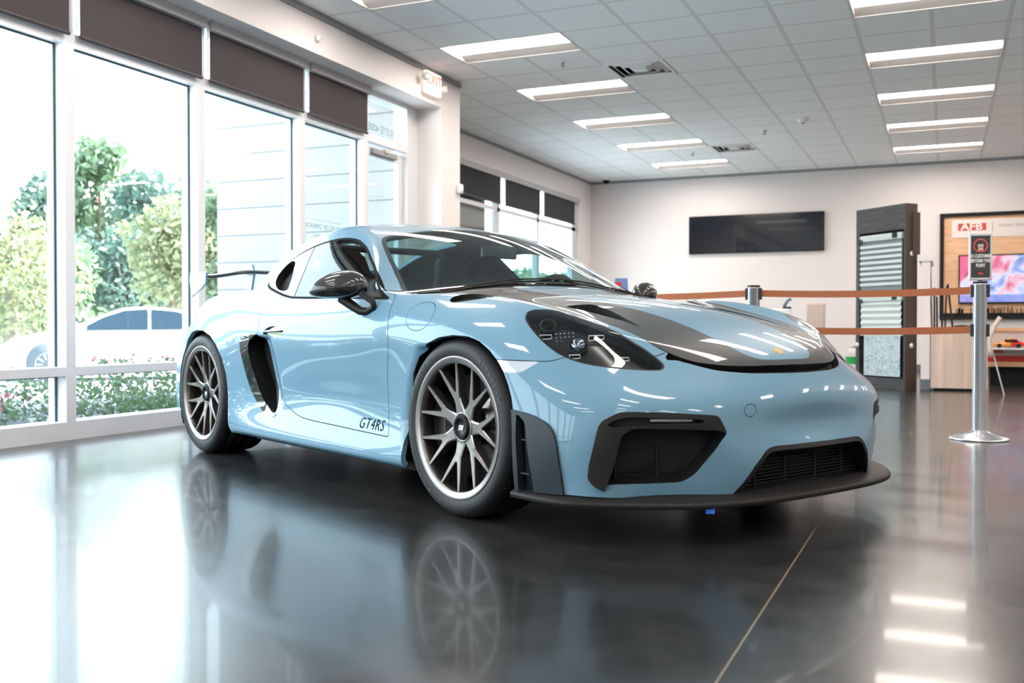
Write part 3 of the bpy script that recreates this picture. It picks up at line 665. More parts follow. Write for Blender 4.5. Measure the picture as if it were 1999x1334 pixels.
AX={'side':lambda V:V[:,[0,2]],'front':lambda V:np.stack([-V[:,1],V[:,2]],1),'top':lambda V:np.stack([V[:,0],-V[:,1]],1)}
LD=np.array([.52,-.52,.67]); LD/=np.linalg.norm(LD); LU=np.cross([0,0,1],LD); LU/=np.linalg.norm(LU); LV=np.cross(LD,LU)
AX['lamp']=lambda V:np.stack([V@LU,V@LV],1)
def L3(P): P=np.array(P,float); return AX['lamp'](P)
class Shell:
    def __init__(s, V, N, F):
        s.V=V; s.N=N; s.F=[list(f) for f in F]; s.T=['body']*len(F); s.upd()
    def upd(s): s.FC=np.array([s.V[f].mean(0) for f in s.F])
    def near(s, lo, hi, pad=.06):
        lo=np.array(lo)-pad; hi=np.array(hi)+pad
        return np.where(((s.FC>lo)&(s.FC<hi)).all(1))[0]
    def cut(s, ax, fn, lo, hi, lev=0.0, only=None):
        cand=s.near(lo,hi); vs=np.unique(np.concatenate([s.F[i] for i in cand])) if len(cand) else []
        if len(cand)==0: return
        f=np.full(len(s.V),np.nan); f[vs]=fn(AX[ax](s.V[vs]))-lev
        inb=((s.V>=np.array(lo)-.001)&(s.V<=np.array(hi)+.001)).all(1)
        zero=np.abs(f)<3e-4
        newV=[];newN=[];sp={}; base=len(s.V); nf=[];nt=[];rem=[]
        def split(a,b):
            k=(a,b) if a<b else (b,a)
            if k not in sp:
                t=f[k[0]]/(f[k[0]]-f[k[1]]); sp[k]=base+len(newV)
                newV.append(s.V[k[0]]*(1-t)+s.V[k[1]]*t); newN.append(s.N[k[0]]*(1-t)+s.N[k[1]]*t)
            return sp[k]
        todo=[]
        for i in cand:
            F=s.F[i]
            if only and s.T[i] not in only: continue
            if not inb[F].any(): continue
            g=f[F]; z=zero[F]
            if ((g>0)&~z).any() and ((g<0)&~z).any(): todo.append(i)
        for i in todo:
            F=s.F[i]; pos=[];neg=[]; n=len(F)
            for j in range(n):
                a,b=F[j],F[(j+1)%n]
                if zero[a]: pos.append(a);neg.append(a)
                elif f[a]>0: pos.append(a)
                else: neg.append(a)
                if not zero[a] and not zero[b] and f[a]*f[b]<0:
                    m=split(a,b); pos.append(m);neg.append(m)
            rem.append(i)
            for q in (pos,neg):
                if len(q)>2: nf.append(q);nt.append(s.T[i])
        if not todo: return
        rs=set(rem)
        for i in cand:
            if i in rs: continue
            F=s.F[i]; n=len(F); out=[];ch=False
            for j in range(n):
                a,b=F[j],F[(j+1)%n]; out.append(a); k=(a,b) if a<b else (b,a)
                if k in sp: out.append(sp[k]);ch=True
            if ch: s.F[i]=out
        if newV:
            s.V=np.vstack([s.V,newV]); N=np.array(newN); N/=np.linalg.norm(N,axis=1)[:,None]; s.N=np.vstack([s.N,N])
        for i,q in zip(rem,nf): pass
        keep=[i for i in range(len(s.F)) if i not in rs]
        s.F=[s.F[i] for i in keep]+nf; s.T=[s.T[i] for i in keep]+nt
        s.FC=np.vstack([s.FC[keep],np.array([s.V[q].mean(0) for q in nf])])
    def mark(s, ax, fn, lo, hi, name, lt=0.0, gt=-1e9, only=None, cond=None):
        c=s.near(lo,hi,0)
        if len(c)==0: return
        g=fn(AX[ax](s.FC[c]))
        for i,v in zip(c,g):
            if gt<v<lt and (only is None or s.T[i] in only) and (cond is None or cond(s.FC[i])): s.T[i]=name
    def poly(s, ax, P, name, lo, hi, gap=0, only=('body',), n=6, ring=None, closed_smooth=True, shift=0):
        Q=catmull(P,True,n) if closed_smooth else np.array(P,float)
        fn=lambda X: sdf_poly(X,Q)-shift
        if gap:
            s.cut(ax,fn,lo,hi,gap,only); s.mark(ax,fn,lo,hi,'X',gap,-gap,only)   # provisional gap faces
            s.cut(ax,fn,lo,hi,-gap,tuple(only)+('X',)); 
            s.mark(ax,fn,lo,hi,name,-gap,only=tuple(only)+('X',))
            s.mark(ax,fn,lo,hi,'X',gap,-gap,tuple(only)+('X',name))
        else:
            s.cut(ax,fn,lo,hi,0,only); s.mark(ax,fn,lo,hi,name,0,only=only)
        if ring:
            w,rn=ring; s.cut(ax,fn,lo,hi,-w,(name,)); s.mark(ax,fn,lo,hi,rn,0,-w,(name,))
        return fn
    def groove(s, ax, P, lo, hi, gap=.0015, only=('body',)):
        fn=lambda X: sdf_line(X,P)
        s.cut(ax,fn,lo,hi,gap,only); s.cut(ax,fn,lo,hi,-gap,only); s.mark(ax,fn,lo,hi,'X',gap,-gap,only)
    # ---- output
    def take(s, names):
        return [s.F[i] for i in range(len(s.F)) if s.T[i] in names]
    def panel(s, name, mat, names, parent, side=0, depth=.016, push=0, floor=None, wallmat=None, keep_center=True, pushfn=None, walls=True, inner=False, keep=None, nofold=()):
        """mesh object of the faces tagged names; side -1 right half, +1 left half, 0 both. edges are folded inwards by depth."""
        F=s.take(names)
        if keep: F=[f for f in F if keep(s.V[f].mean(0))]
        if not F: print('empty panel',name); return None
        used=sorted({i for f in F for i in f}); mp={a:k for k,a in enumerate(used)}
        V=s.V[used].copy(); N=s.N[used].copy(); F=[[mp[i] for i in f] for f in F]
        if pushfn is not None: V=V+N*pushfn(V)[:,None]
        elif push: V=V+N*push
        skip=set()
        for g in (s.take(nofold) if nofold else []):
            for j in range(len(g)): skip.add((g[j],g[(j+1)%len(g)]))
        ec={}
        for f in F:
            for j in range(len(f)):
                a,b=f[j],f[(j+1)%len(f)]; ec[(a,b)]=ec.get((a,b),0)+1
        bd=[(a,b) for (a,b) in ec if (b,a) not in ec and (used[b],used[a]) not in skip]
        if keep_center: bd=[(a,b) for a,b in bd if not (abs(V[a][1])<1e-4 and abs(V[b][1])<1e-4)]
        verts=[];faces=[];ln=[]
        def half(sg):
            b0=len(verts)
            for v in V: verts.append((v[0],v[1]*(1 if sg<0 else -1),v[2]))
            fl=1 if sg<0 else -1
            for f in F:
                ff=[i+b0 for i in f]; nn=[(N[i][0],N[i][1]*fl,N[i][2]) for i in f]
                if sg>0: ff=ff[::-1]; nn=nn[::-1]
                if inner: ff=ff[::-1]; nn=[(-a,-b,-c) for a,b,c in nn[::-1]]
                faces.append(ff); ln.extend(nn)
            if walls and depth:
                m={}
                for a,b in bd:
                    for i in (a,b):
                        if i not in m:
                            m[i]=len(verts); p=V[i]-N[i]*(depth*.15 if (-.78<V[i][0]<-.34 and V[i][2]>.8) else depth); verts.append((p[0],p[1]*fl,p[2]))
                for a,b in bd:
                    q=[b+b0,a+b0,m[a],m[b]] if sg<0 else [a+b0,b+b0,m[b],m[a]]
                    P=[Vector(verts[i]) for i in q]; nn=(P[1]-P[0]).cross(P[3]-P[0])
                    nn=tuple(nn.normalized()) if nn.length>1e-12 else (0,0,1)
                    faces.append(q); ln.extend([nn]*4)
        if side<=0: half(-1)
        if side>=0: half(1)
        me=bpy.data.meshes.new(name); me.from_pydata(verts,[],faces); me.materials.append(mat)
        me.polygons.foreach_set('use_smooth',[True]*len(faces)); me.update()
        # weld the centre line, keeping the smooth normals of the whole body
        me.normals_split_custom_set(ln)
        return link(bpy.data.objects.new(name,me),parent)
def smoothstep(a,b,x): t=np.clip((x-a)/(b-a),0,1); return t*t*(3-2*t)
def lerp_tab(z,tab):
    tab=sorted(tab); return np.interp(z,[t[0] for t in tab],[t[1] for t in tab])
def make_shell():
    me=smooth_body(4); n=len(me.vertices); V=np.empty(n*3); me.vertices.foreach_get('co',V); V=V.reshape(-1,3)
    x,z=V[:,0],V[:,2]; ay=np.abs(V[:,1]); sg=np.sign(V[:,1]); d=np.zeros(n); side=ay>.6
    # channel behind the front wheel
    xe=lerp_tab(z,[(.14,-.335),(.252,-.338),(.281,-.357),(.342,-.366),(.428,-.347),(.51,-.317),(.593,-.262),(.644,-.232),(.70,-.2)])
    d+=np.where(side&(x<.0)&(x>-.5),.055*smoothstep(-.012,.085,x-xe)*(1-smoothstep(.628,.646,z))*smoothstep(.225,.25,z)*(1-smoothstep(-.14,-.06,x)),0)
    # hollow in the door in front of the side intake
    xi=lerp_tab(z,[(.28,-1.54),(.338,-1.536),(.407,-1.578),(.483,-1.607),(.575,-1.621),(.654,-1.648)])
    w=lerp_tab(z,[(.28,.05),(.36,.10),(.5,.135),(.65,.13)])
    d+=np.where(side&(x<-1.2)&(x>-2.1),.034*(1-smoothstep(0,1,(x-xi)/w))*(1-smoothstep(.655,.672,z))*smoothstep(.29,.43,z)*smoothstep(-.13,-.02,x-xi),0)
    # soft scallop low in the door
    d+=np.where(side,.006*np.exp(-((x+1.0)/.42)**2-((z-.40)/.06)**2),0)
    V[:,1]-=sg*d
    me.vertices.foreach_set('co',V.ravel()); me.update()
    N=np.empty(n*3); me.vertices.foreach_get('normal',N); N=N.reshape(-1,3)
    F=[]
    for p in me.polygons:
        vs=list(p.vertices); c=V[vs,1].mean()
        if c<0: F.append(vs)
    used=sorted({i for f in F for i in f}); mp={a:k for k,a in enumerate(used)}
    s=Shell(V[used].copy(),N[used].copy(),[[mp[i] for i in f] for f in F])
    s.V[np.abs(s.V[:,1])<1e-4,1]=0
    bpy.data.meshes.remove(me)
    return s
ARCH_F=[(-.345,.02),(-.348,.15),(-.345,.25),(-.337,.35),(-.322,.44),(-.292,.528),(-.238,.602),(-.162,.652),(-.08,.678),(.007,.687),(.094,.683),(.163,.664),(.22,.634),(.268,.598),(.305,.560),(.335,.515),(.356,.47),(.368,.42),(.374,.35),(.374,.25),(.368,.02)]
ARCH_R=[(-2.86,.02),(-2.868,.25),(-2.862,.36),(-2.84,.47),(-2.79,.567),(-2.71,.642),(-2.61,.685),(-2.50,.700),(-2.39,.696),(-2.28,.668),(-2.20,.618),(-2.14,.545),(-2.108,.46),(-2.098,.366),(-2.09,.252),(-2.07,.02)]
DLO=[(-.548,.834),(-.590,.852),(-.658,.877),(-.705,.901),(-.748,.926),(-.790,.952),(-.838,.980),(-.880,1.003),(-.922,1.024),(-.99,1.060),(-1.064,1.096),(-1.139,1.124),(-1.196,1.141),(-1.298,1.157),(-1.398,1.161),(-1.49,1.158),(-1.581,1.149),(-1.67,1.134),(-1.753,1.113),(-1.83,1.088),(-1.90,1.052),(-1.945,1.012),(-1.955,.975),(-1.925,.945),(-1.87,.925),(-1.80,.908),(-1.729,.894),(-1.65,.879),(-1.583,.868),(-1.486,.857),(-1.30,.851),(-1.108,.847),(-.90,.842),(-.70,.836),(-.60,.833)]
QHOLE=[(-1.895,1.030),(-1.86,1.058),(-1.80,1.066),(-1.745,1.050),(-1.712,1.02),(-1.67,.985),(-1.635,.945),(-1.612,.912),(-1.625,.900),(-1.67,.902),(-1.72,.910),(-1.79,.935),(-1.845,.965),(-1.885,1.0)]
WS=[(-.449,.0),(-.452,.2),(-.462,.4),(-.48,.55),(-.505,.66),(-.545,.722),(-.60,.728),(-.688,.692),(-.75,.672),(-.811,.650),(-.87,.632),(-.946,.606),(-1.0,.585),(-1.045,.562),(-1.073,.535),(-1.083,.50),(-1.092,.42),(-1.10,.32),(-1.108,.2),(-1.112,.0),(-1.108,-.2),(-1.09,-.5),(-.6,-.728),(-.452,-.2)]
DOOR=[(-.526,.85),(-.505,.82),(-.487,.788),(-.464,.748),(-.452,.70),(-.45,.672),(-.458,.62),(-.474,.560),(-.488,.502),(-.494,.417),(-.490,.349),(-.478,.290),(-.475,.268),(-.50,.264),(-.60,.2665),(-.722,.269),(-.86,.273),(-1.0,.277),(-1.12,.280),(-1.22,.2845),(-1.29,.293),(-1.35,.307),(-1.405,.325),(-1.455,.347),(-1.498,.382),(-1.531,.424),(-1.557,.471),(-1.594,.547),(-1.635,.623),(-1.668,.662),(-1.678,.70),(-1.676,.737),(-1.682,.770),(-1.692,.791),(-1.69,.815),(-1.675,.835),(-1.64,.86),(-1.5,.885),(-1.0,.885),(-.6,.87)]
HEAD3=[(.292,-.782,.749),(.276,-.759,.77),(.279,-.745,.776),(.287,-.732,.78),(.314,-.704,.781),(.353,-.661,.773),(.412,-.617,.751),(.508,-.596,.72),(.592,-.574,.68),(.642,-.546,.647),(.68,-.532,.621),(.712,-.524,.597),(.728,-.528,.582),(.731,-.545,.571),(.718,-.573,.569),(.688,-.62,.571),(.645,-.679,.577),(.593,-.729,.586),(.547,-.761,.598),(.502,-.783,.615),(.456,-.797,.639),(.406,-.803,.67),(.35,-.8,.707),(.311,-.791,.734)]
SINT=[(-1.697,.678),(-1.665,.668),(-1.648,.654),(-1.632,.615),(-1.621,.575),(-1.607,.483),(-1.578,.407),(-1.540,.338),(-1.532,.315),(-1.535,.298),(-1.550,.289),(-1.572,.292),(-1.615,.312),(-1.693,.359),(-1.763,.464),(-1.803,.571),(-1.80,.615),(-1.78,.645),(-1.74,.665)]
SBLADE=[(-1.697,.682),(-1.775,.680),(-1.852,.671),(-1.885,.652),(-1.897,.62),(-1.895,.574),(-1.857,.457),(-1.803,.375),(-1.705,.305),(-1.61,.268),(-1.555,.268),(-1.53,.285),(-1.575,.30),(-1.693,.37),(-1.763,.47),(-1.79,.571),(-1.78,.635),(-1.74,.658)]
HOOD=[(-.415,0),(-.420,.3),(-.432,.50),(-.440,.60),(-.425,.665),(-.36,.682),(-.25,.668),(-.10,.640),(.0,.618),(.10,.595),(.25,.565),(.374,.548),(.45,.540),(.571,.524),(.64,.510),(.69,.485),(.728,.458),(.764,.421),(.788,.380),(.812,.33),(.833,.267),(.850,.198),(.866,.08),(.868,0),(.866,-.08),(.833,-.267),(.764,-.42),(.45,-.54),(-.3,-.66),(-.42,-.3)]
SLOT=[(.70,.478),(.735,.470),(.77,.431),(.788,.409),(.825,.35),(.868,.228),(.891,.09),(.895,0),(.891,-.09),(.868,-.228),(.825,-.35),(.77,-.43),(.70,-.47),(.70,0)]
CENTRE=[(-.6,.243),(-.2,.246),(.131,.247),(.306,.244),(.522,.246),(.647,.240),(.709,.230),(.766,.213),(.797,.196),(.820,.170),(.836,.131),(.844,.06),(.845,0),(.844,-.06),(.836,-.131),(.797,-.196),(.647,-.24),(-.6,-.243)]
NACA=[(.155,.34),(.155,.46),(.20,.468),(.28,.462),(.37,.452),(.45,.445),(.51,.440),(.522,.436),(.51,.430),(.44,.412),(.36,.385),(.28,.355),(.22,.340)]
FLAP=[(-.337,.751),(-.343,.774),(-.333,.794),(-.31,.809),(-.273,.815),(-.228,.812),(-.199,.801),(-.179,.782),(-.166,.754),(-.177,.722),(-.209,.706),(-.258,.703),(-.302,.714),(-.328,.735)]
MARK=[(.255,.5995),(.332,.5985),(.38,.598),(.432,.5975),(.419,.586),(.402,.574),(.388,.565),(.372,.560),(.343,.5585),(.305,.559),(.28,.575)]
LOUV=[(-.135,.812),(-.150,.790),(-.135,.766),(-.095,.735),(-.06,.70),(-.03,.685),(.04,.70),(.045,.72),(.035,.755),(-.02,.789),(-.074,.806)]
INTK3=[(0.652,-0.804,0.226),(0.654,-0.804,0.247),(0.658,-0.804,0.272),(0.671,-0.797,0.329),(0.681,-0.788,0.383),(0.687,-0.783,0.4),(0.696,-0.776,0.412),(0.716,-0.759,0.427),(0.738,-0.738,0.439),(0.778,-0.697,0.44),(0.83,-0.622,0.437),(0.87,-0.553,0.432),(0.904,-0.476,0.425),(0.911,-0.459,0.414),(0.917,-0.448,0.39),(0.922,-0.44,0.365),(0.917,-0.461,0.34),(0.908,-0.48,0.312),(0.89,-0.505,0.276),(0.868,-0.528,0.237),(0.857,-0.54,0.224),(0.845,-0.554,0.213),(0.827,-0.577,0.205),(0.77,-0.664,0.202),(0.696,-0.768,0.199),(0.693,-0.77,0.182),(0.681,-0.781,0.187),(0.669,-0.791,0.197),(0.659,-0.799,0.21)]
INNER3=[(0.693,-0.77,0.182),(0.702,-0.762,0.201),(0.718,-0.754,0.271),(0.736,-0.745,0.351),(0.745,-0.737,0.368),(0.757,-0.726,0.379),(0.776,-0.705,0.386),(0.829,-0.631,0.384),(0.91,-0.476,0.377),(0.918,-0.452,0.368)]
DRL3=[(0.706,-0.77,0.397),(0.721,-0.758,0.411),(0.74,-0.741,0.419),(0.769,-0.712,0.423),(0.829,-0.631,0.419),(0.886,-0.527,0.414),(0.891,-0.519,0.409),(0.89,-0.523,0.402),(0.83,-0.632,0.401),(0.77,-0.713,0.397),(0.722,-0.758,0.391)]
CAP3=[(0.928,-0.352,0.443),(0.927,-0.338,0.454),(0.93,-0.319,0.457),(0.934,-0.305,0.45),(0.937,-0.303,0.436),(0.937,-0.312,0.421),(0.936,-0.329,0.415),(0.933,-0.347,0.419),(0.93,-0.355,0.429)]
BLADE3=[(0.37,-0.896,0.43),(0.427,-0.887,0.424),(0.465,-0.88,0.415),(0.5,-0.872,0.401),(0.523,-0.866,0.387),(0.535,-0.863,0.374),(0.546,-0.861,0.353),(0.553,-0.86,0.326),(0.561,-0.856,0.279),(0.565,-0.851,0.229),(0.569,-0.843,0.166)]
CD=np.array([.6,.8,0])
AX['corner']=lambda V:np.stack([V@CD,V[:,2]],1)
def C3(P): return AX['corner'](np.array(P,float))
# ------------------------------------------------------------------ car materials
def paint(name, col, flake=0):
    m=mat(name,col,rough=.35,metal=.0,coat=.60,coat_rough=.012,spec=.10); return m
M_PAINT=paint('blue_paint',(.120,.236,.325))
M_SEAL=mat('rubber_window_seal',(.006,.007,.008),rough=.85,spec=.1)
M_CARBON=mat('carbon_weave',(.03,.033,.036),rough=.4,coat=.85,coat_rough=.02,spec=.2)
_=NT(M_CARBON); tc=_.n('TexCoord'); 
w1=_.n('TexWave',wave_type='BANDS',bands_direction='X',i_Scale=110.0); w2=_.n('TexWave',wave_type='BANDS',bands_direction='Y',i_Scale=110.0)
_.l(tc.outputs['Object'],w1.inputs[0]); _.l(tc.outputs['Object'],w2.inputs[0])
k=_.math('MULTIPLY',w1.outputs['Fac'],w2.outputs['Fac']); _.l(_.ramp(k,[(0,(.012,.013,.014)),(1,(.045,.05,.053))]),_.b.inputs['Base Color'])
M_SATIN=mat('satin_black_trim',(.008,.009,.010),rough=.45,spec=.25)
M_MATTE=mat('matte_black_plastic',(.013,.0125,.0125),rough=.55,spec=.22)
M_GREYTRIM=mat('dark_grey_trim',(.012,.020,.028),rough=.5,spec=.35)
M_GLOSSB=mat('gloss_black',(.008,.009,.010),rough=.06,coat=1)
M_BLACK=mat('deep_black',(.004,.004,.0045),rough=.8)
M_RUBBER=mat('tyre_rubber',(.007,.008,.009),rough=.55,spec=.3)
M_RUBTXT=mat('tyre_lettering',(.022,.025,.028),rough=.5)
M_WHEEL=mat('satin_bronze_grey_alloy',(.185,.172,.163),rough=.26,metal=.9)
M_WHEELD=mat('dark_alloy_barrel',(.05,.047,.045),rough=.35,metal=.8)
M_DISC=mat('brushed_brake_disc',(.17,.175,.18),rough=.3,metal=.9)
M_CALIPER=mat('black_caliper',(.012,.012,.013),rough=.2,coat=.5)
M_CHROME=mat('chrome',(.75,.77,.79),rough=.08,metal=1)
M_LENS=glassmat('clear_lamp_lens',(.92,.95,.97),1.5)
M_SIDEGL=glassmat('green_tinted_side_glass',(.62,.75,.76),1.45)
M_SCREEN=glassmat('tinted_windscreen_glass',(.50,.66,.66),1.5)
M_CABIN=mat('black_cabin_trim',(.018,.019,.021),rough=.7)
M_SEAT=mat('black_alcantara',(.022,.023,.026),rough=.85)
M_LAMPIN=mat('smoked_lamp_interior',(.008,.0085,.0095),rough=.22,metal=.2)
M_LED=mat('white_led_strip',(.9,.92,.95),rough=.15,metal=.7,emit=(.9,.95,1),estr=.12)
M_CRYS=mat('lamp_crystal',(.20,.25,.32),rough=.06,metal=1)
M_TAPE=mat('blue_masking_tape',(.02,.12,.55),rough=.6)
M_INDIC=mat('clear_side_marker',(.42,.47,.52),rough=.12,coat=1)
# ------------------------------------------------------------------ build the car
CARO=thing('sports_car','pale blue two-door sports car with carbon-striped bonnet, parked on the polished floor indoors','car',(CAR[0],CAR[1],0),CAR[2])
sh=make_shell()
B=('body',)
SD=((-3.5,-.95,.0),(.95,-.45,1.2))
sh.poly('side',ARCH_F,'X',(-.5,-1,0),(.5,-.55,.8),closed_smooth=False)
sh.poly('side',ARCH_R,'X',(-3.0,-1,0),(-1.95,-.55,.8),closed_smooth=False)
# side window group
PR=[(-.30,.86),(-.50,.80),(-.55,.775),(-.69,.735),(-.842,.68),(-1.05,.605),(-1.2,.565),(-1.5,.545),(-1.8,.55),(-2.2,.50)]
pf=lambda X: sdf_line(X,PR)
sh.cut('top',pf,(-2.1,-.92,.78),(-.40,-.45,1.25),0,B)
_g=sh.near((-2.1,-.92,.78),(-.40,-.45,1.25),0); _v=pf(AX['top'](sh.FC[_g])); _ref=pf(np.array([[-1.0,.9]]))[0]
for _i,_x in zip(_g,_v):
    if sh.T[_i]=='body' and _x*_ref>0: sh.T[_i]='flank'
f=sh.poly('side',DLO,'seal',(-2.05,-.9,.80),(-.45,-.5,1.2),n=4,only=('flank',))
g=lambda X: f(X)+.011
sh.cut('side',g,(-2.05,-.9,.80),(-.45,-.5,1.2),0,('seal',)); sh.mark('side',g,(-2.05,-.9,.80),(-.45,-.5,1.2),'side_window',0,only=('seal',))
bl=lambda X: sdf_line(X,[(-1.462,.84),(-1.655,1.16)])
for lv in (.004,-.004): sh.cut('side',bl,(-2.05,-.9,.80),(-1.2,-.5,1.2),lv,('side_window',))
sh.mark('side',bl,(-2.05,-.9,.8),(-1.2,-.5,1.2),'quarter',1e9,.004,only=('side_window',)); sh.mark('side',bl,(-2.05,-.9,.8),(-1.2,-.5,1.2),'seal',.004,-.004,only=('side_window',))
if not any(t=='quarter' for t in sh.T): print('quarter side flipped')
for _i,_x in enumerate(sh.T):
    if _x=='flank': sh.T[_i]='body'
sh.poly('side',QHOLE,'quarter_hole',(-2.0,-.9,.85),(-1.5,-.5,1.1),only=('quarter',))
# windscreen, cowl, bonnet
sh.poly('top',WS,'windscreen',(-1.2,-.8,.8),(-.40,.01,1.4),n=3,ring=(.022,'frit'))
sh.poly('top',HOOD,'hood',(-.46,-.72,.5),(.90,.01,.95),gap=.0016,n=4)
HQ=catmull(HOOD,True,4)
cw=lambda X: np.maximum(-sdf_poly(X,HQ)+0.0, np.maximum(X[:,0]+.385, X[:,1]-.655))
sh.poly('top',[(-.62,-.3),(-.62,.3),(-.56,.62),(-.53,.700),(-.475,.715),(-.415,.672),(-.42,.60),(-.40,.50),(-.38,.3),(-.37,0),(-.38,-.3)],'cowl',(-.62,-.75,.8),(-.36,.01,.98),n=3)
sh.poly('top',CENTRE,'hood_centre',(-.46,-.3,.5),(.90,.01,.95),only=('hood',),n=3)
sh.poly('top',NACA,'duct',(.1,-.52,.6),(.6,-.28,.9),only=('hood',),n=4)
sh.poly('top',SLOT,'slot',(.69,-.50,.5),(.92,.01,.66),only=('body','X'),n=3)
# lamps and small lines
sh.poly('lamp',L3(HEAD3),'head',(.2,-.85,.53),(.78,-.48,.82),n=4,ring=(.006,'gasket'))
sh.poly('side',MARK,'marker',(.2,-.92,.54),(.45,-.78,.62),n=3)
sh.groove('side',[(.24,.6015),(.31,.601),(.427,.599),(.47,.600),(.49,.607),(.515,.618)],(.24,-.92,.58),(.505,-.77,.62))
sh.groove('top',[(.683,.540),(.688,.525),(.697,.478),(.70,.46)],(.67,-.53,.6),(.72,-.488,.66))
sh.poly('side',FLAP,'fuel_flap',(-.4,-.92,.66),(-.1,-.78,.84),gap=.0012,n=4)
sh.poly('top',[(x,-y if y<0 else y) for x,y in [(-.150,.795),(-.135,.766),(-.105,.735),(-.075,.705),(-.035,.690),(.03,.698),(.040,.72),(.022,.752),(-.025,.784),(-.075,.803),(-.12,.812)]],'louvre',(-.2,-.85,.78),(.08,-.66,.86),n=3)
sh.poly('side',DOOR,'door',(-1.75,-.93,.22),(-.40,-.70,.90),gap=.0018,n=3)
HND=[(-1.62,.684),(-1.585,.708),(-1.529,.720),(-1.463,.718),(-1.414,.703),(-1.398,.680),(-1.43,.672),(-1.50,.671),(-1.58,.674)]
sh.poly('side',HND,'handle_cup',(-1.66,-.93,.65),(-1.36,-.85,.74),only=('door',),n=4)
sh.poly('side',SINT,'intake_hole',(-1.95,-.93,.25),(-1.45,-.8,.72),only=('body','door','X'),n=4)
sh.poly('side',SBLADE,'blade_trim',(-1.95,-.93,.25),(-1.5,-.8,.72),only=('body','door','X'),n=4)
sh.poly('corner',C3(INTK3),'front_intake',(.6,-.86,.14),(.96,-.40,.47),n=3)
IN=C3([INNER3[i] for i in (0,2,3,4,5,6,7,8,9)]+[(.935,-.42,.365),(.935,-.43,.335),(.925,-.455,.30),(.905,-.48,.262),(.885,-.50,.222),(.860,-.53,.195),(.835,-.56,.185),(.77,-.66,.180),(.712,-.75,.180)])
sh.poly('corner',IN,'intake_open',(.6,-.86,.14),(.96,-.40,.47),only=('front_intake',),n=2)
for _i in range(len(sh.F)):
    if sh.T[_i]=='front_intake':
        _c=sh.FC[_i]
        if (_c[2]<.355 and _c[0]>.765) or (_c[2]<.205 and _c[0]>.712): sh.T[_i]='intake_open'
sh.poly('corner',C3(DRL3),'drl_slot',(.6,-.86,.37),(.96,-.40,.47),only=('front_intake',),n=3)
fc_=sh.poly('corner',C3(CAP3),'tow_gap',(.88,-.38,.38),(.98,-.27,.48),n=3,shift=.0012)
fd_=lambda X: fc_(X)+.0024
sh.cut('corner',fd_,(.88,-.38,.38),(.98,-.27,.48),0,('tow_gap',)); sh.mark('corner',fd_,(.88,-.38,.38),(.98,-.27,.48),'tow_cap',0,only=('tow_gap',))
CINT=[(0,.314),(.12,.314),(.24,.313),(.27,.309),(.293,.297),(.337,.253),(.38,.19),(.402,.160),(.41,.10),(0,.10),(-.2,.10),(-.2,.314)]
sh.poly('front',CINT,'centre_intake',(.8,-.5,.10),(1.02,.01,.36),closed_smooth=False,ring=(.016,'cint_frame'))
FIN=[(.30,.44),(.37,.431),(.427,.424),(.465,.415),(.50,.401),(.523,.387),(.535,.374),(.546,.353),(.554,.326),(.561,.279),(.566,.229),(.572,.15),(.58,.05),(.30,.05)]
sh.poly('side',FIN,'fin',(.33,-.93,.10),(.62,-.8,.46),closed_smooth=False)
FINH=[(.392,.405),(.418,.402),(.432,.385),(.442,.32),(.452,.25),(.460,.165),(.44,.150),(.392,.148),(.395,.25)]
sh.poly('side',FINH,'fin_hole',(.33,-.93,.10),(.62,-.8,.46),only=('fin',),n=3)
sh.poly('top',[(-1.72,0),(-1.74,.25),(-1.78,.40),(-1.85,.43),(-2.1,.41),(-2.35,.385),(-2.42,.35),(-2.45,.2),(-2.46,0),(-2.45,-.2),(-1.78,-.4)],'rear_glass',(-2.6,-.5,.9),(-1.6,.01,1.3),n=3)
print('tags',{t:sh.T.count(t) for t in sorted(set(sh.T))})
P=sh.panel
NF=('intake_open','front_intake','centre_intake','cint_frame','intake_hole','blade_trim','quarter_hole','louvre','slot','drl_slot','seal')
P('body_shell',M_PAINT,('body',),CARO,depth=.022,nofold=NF)
P('bonnet',M_CARBON,('hood',),CARO,nofold=('duct','hood_centre'))
tag(P('bonnet_centre_panel',M_PAINT,('hood_centre',),CARO,depth=0),'blue painted strip down the middle of the bonnet')
P('windscreen',M_SCREEN,('windscreen',),CARO,depth=0); P('windscreen_border',M_GLOSSB,('frit',),CARO,depth=.004)
P('cowl_panel',M_MATTE,('cowl',),CARO,depth=.01,push=-.006)
P('bonnet_slot',M_BLACK,('slot',),CARO,depth=.0,push=-.035)
P('rear_window',M_SCREEN,('rear_glass',),CARO,depth=0)
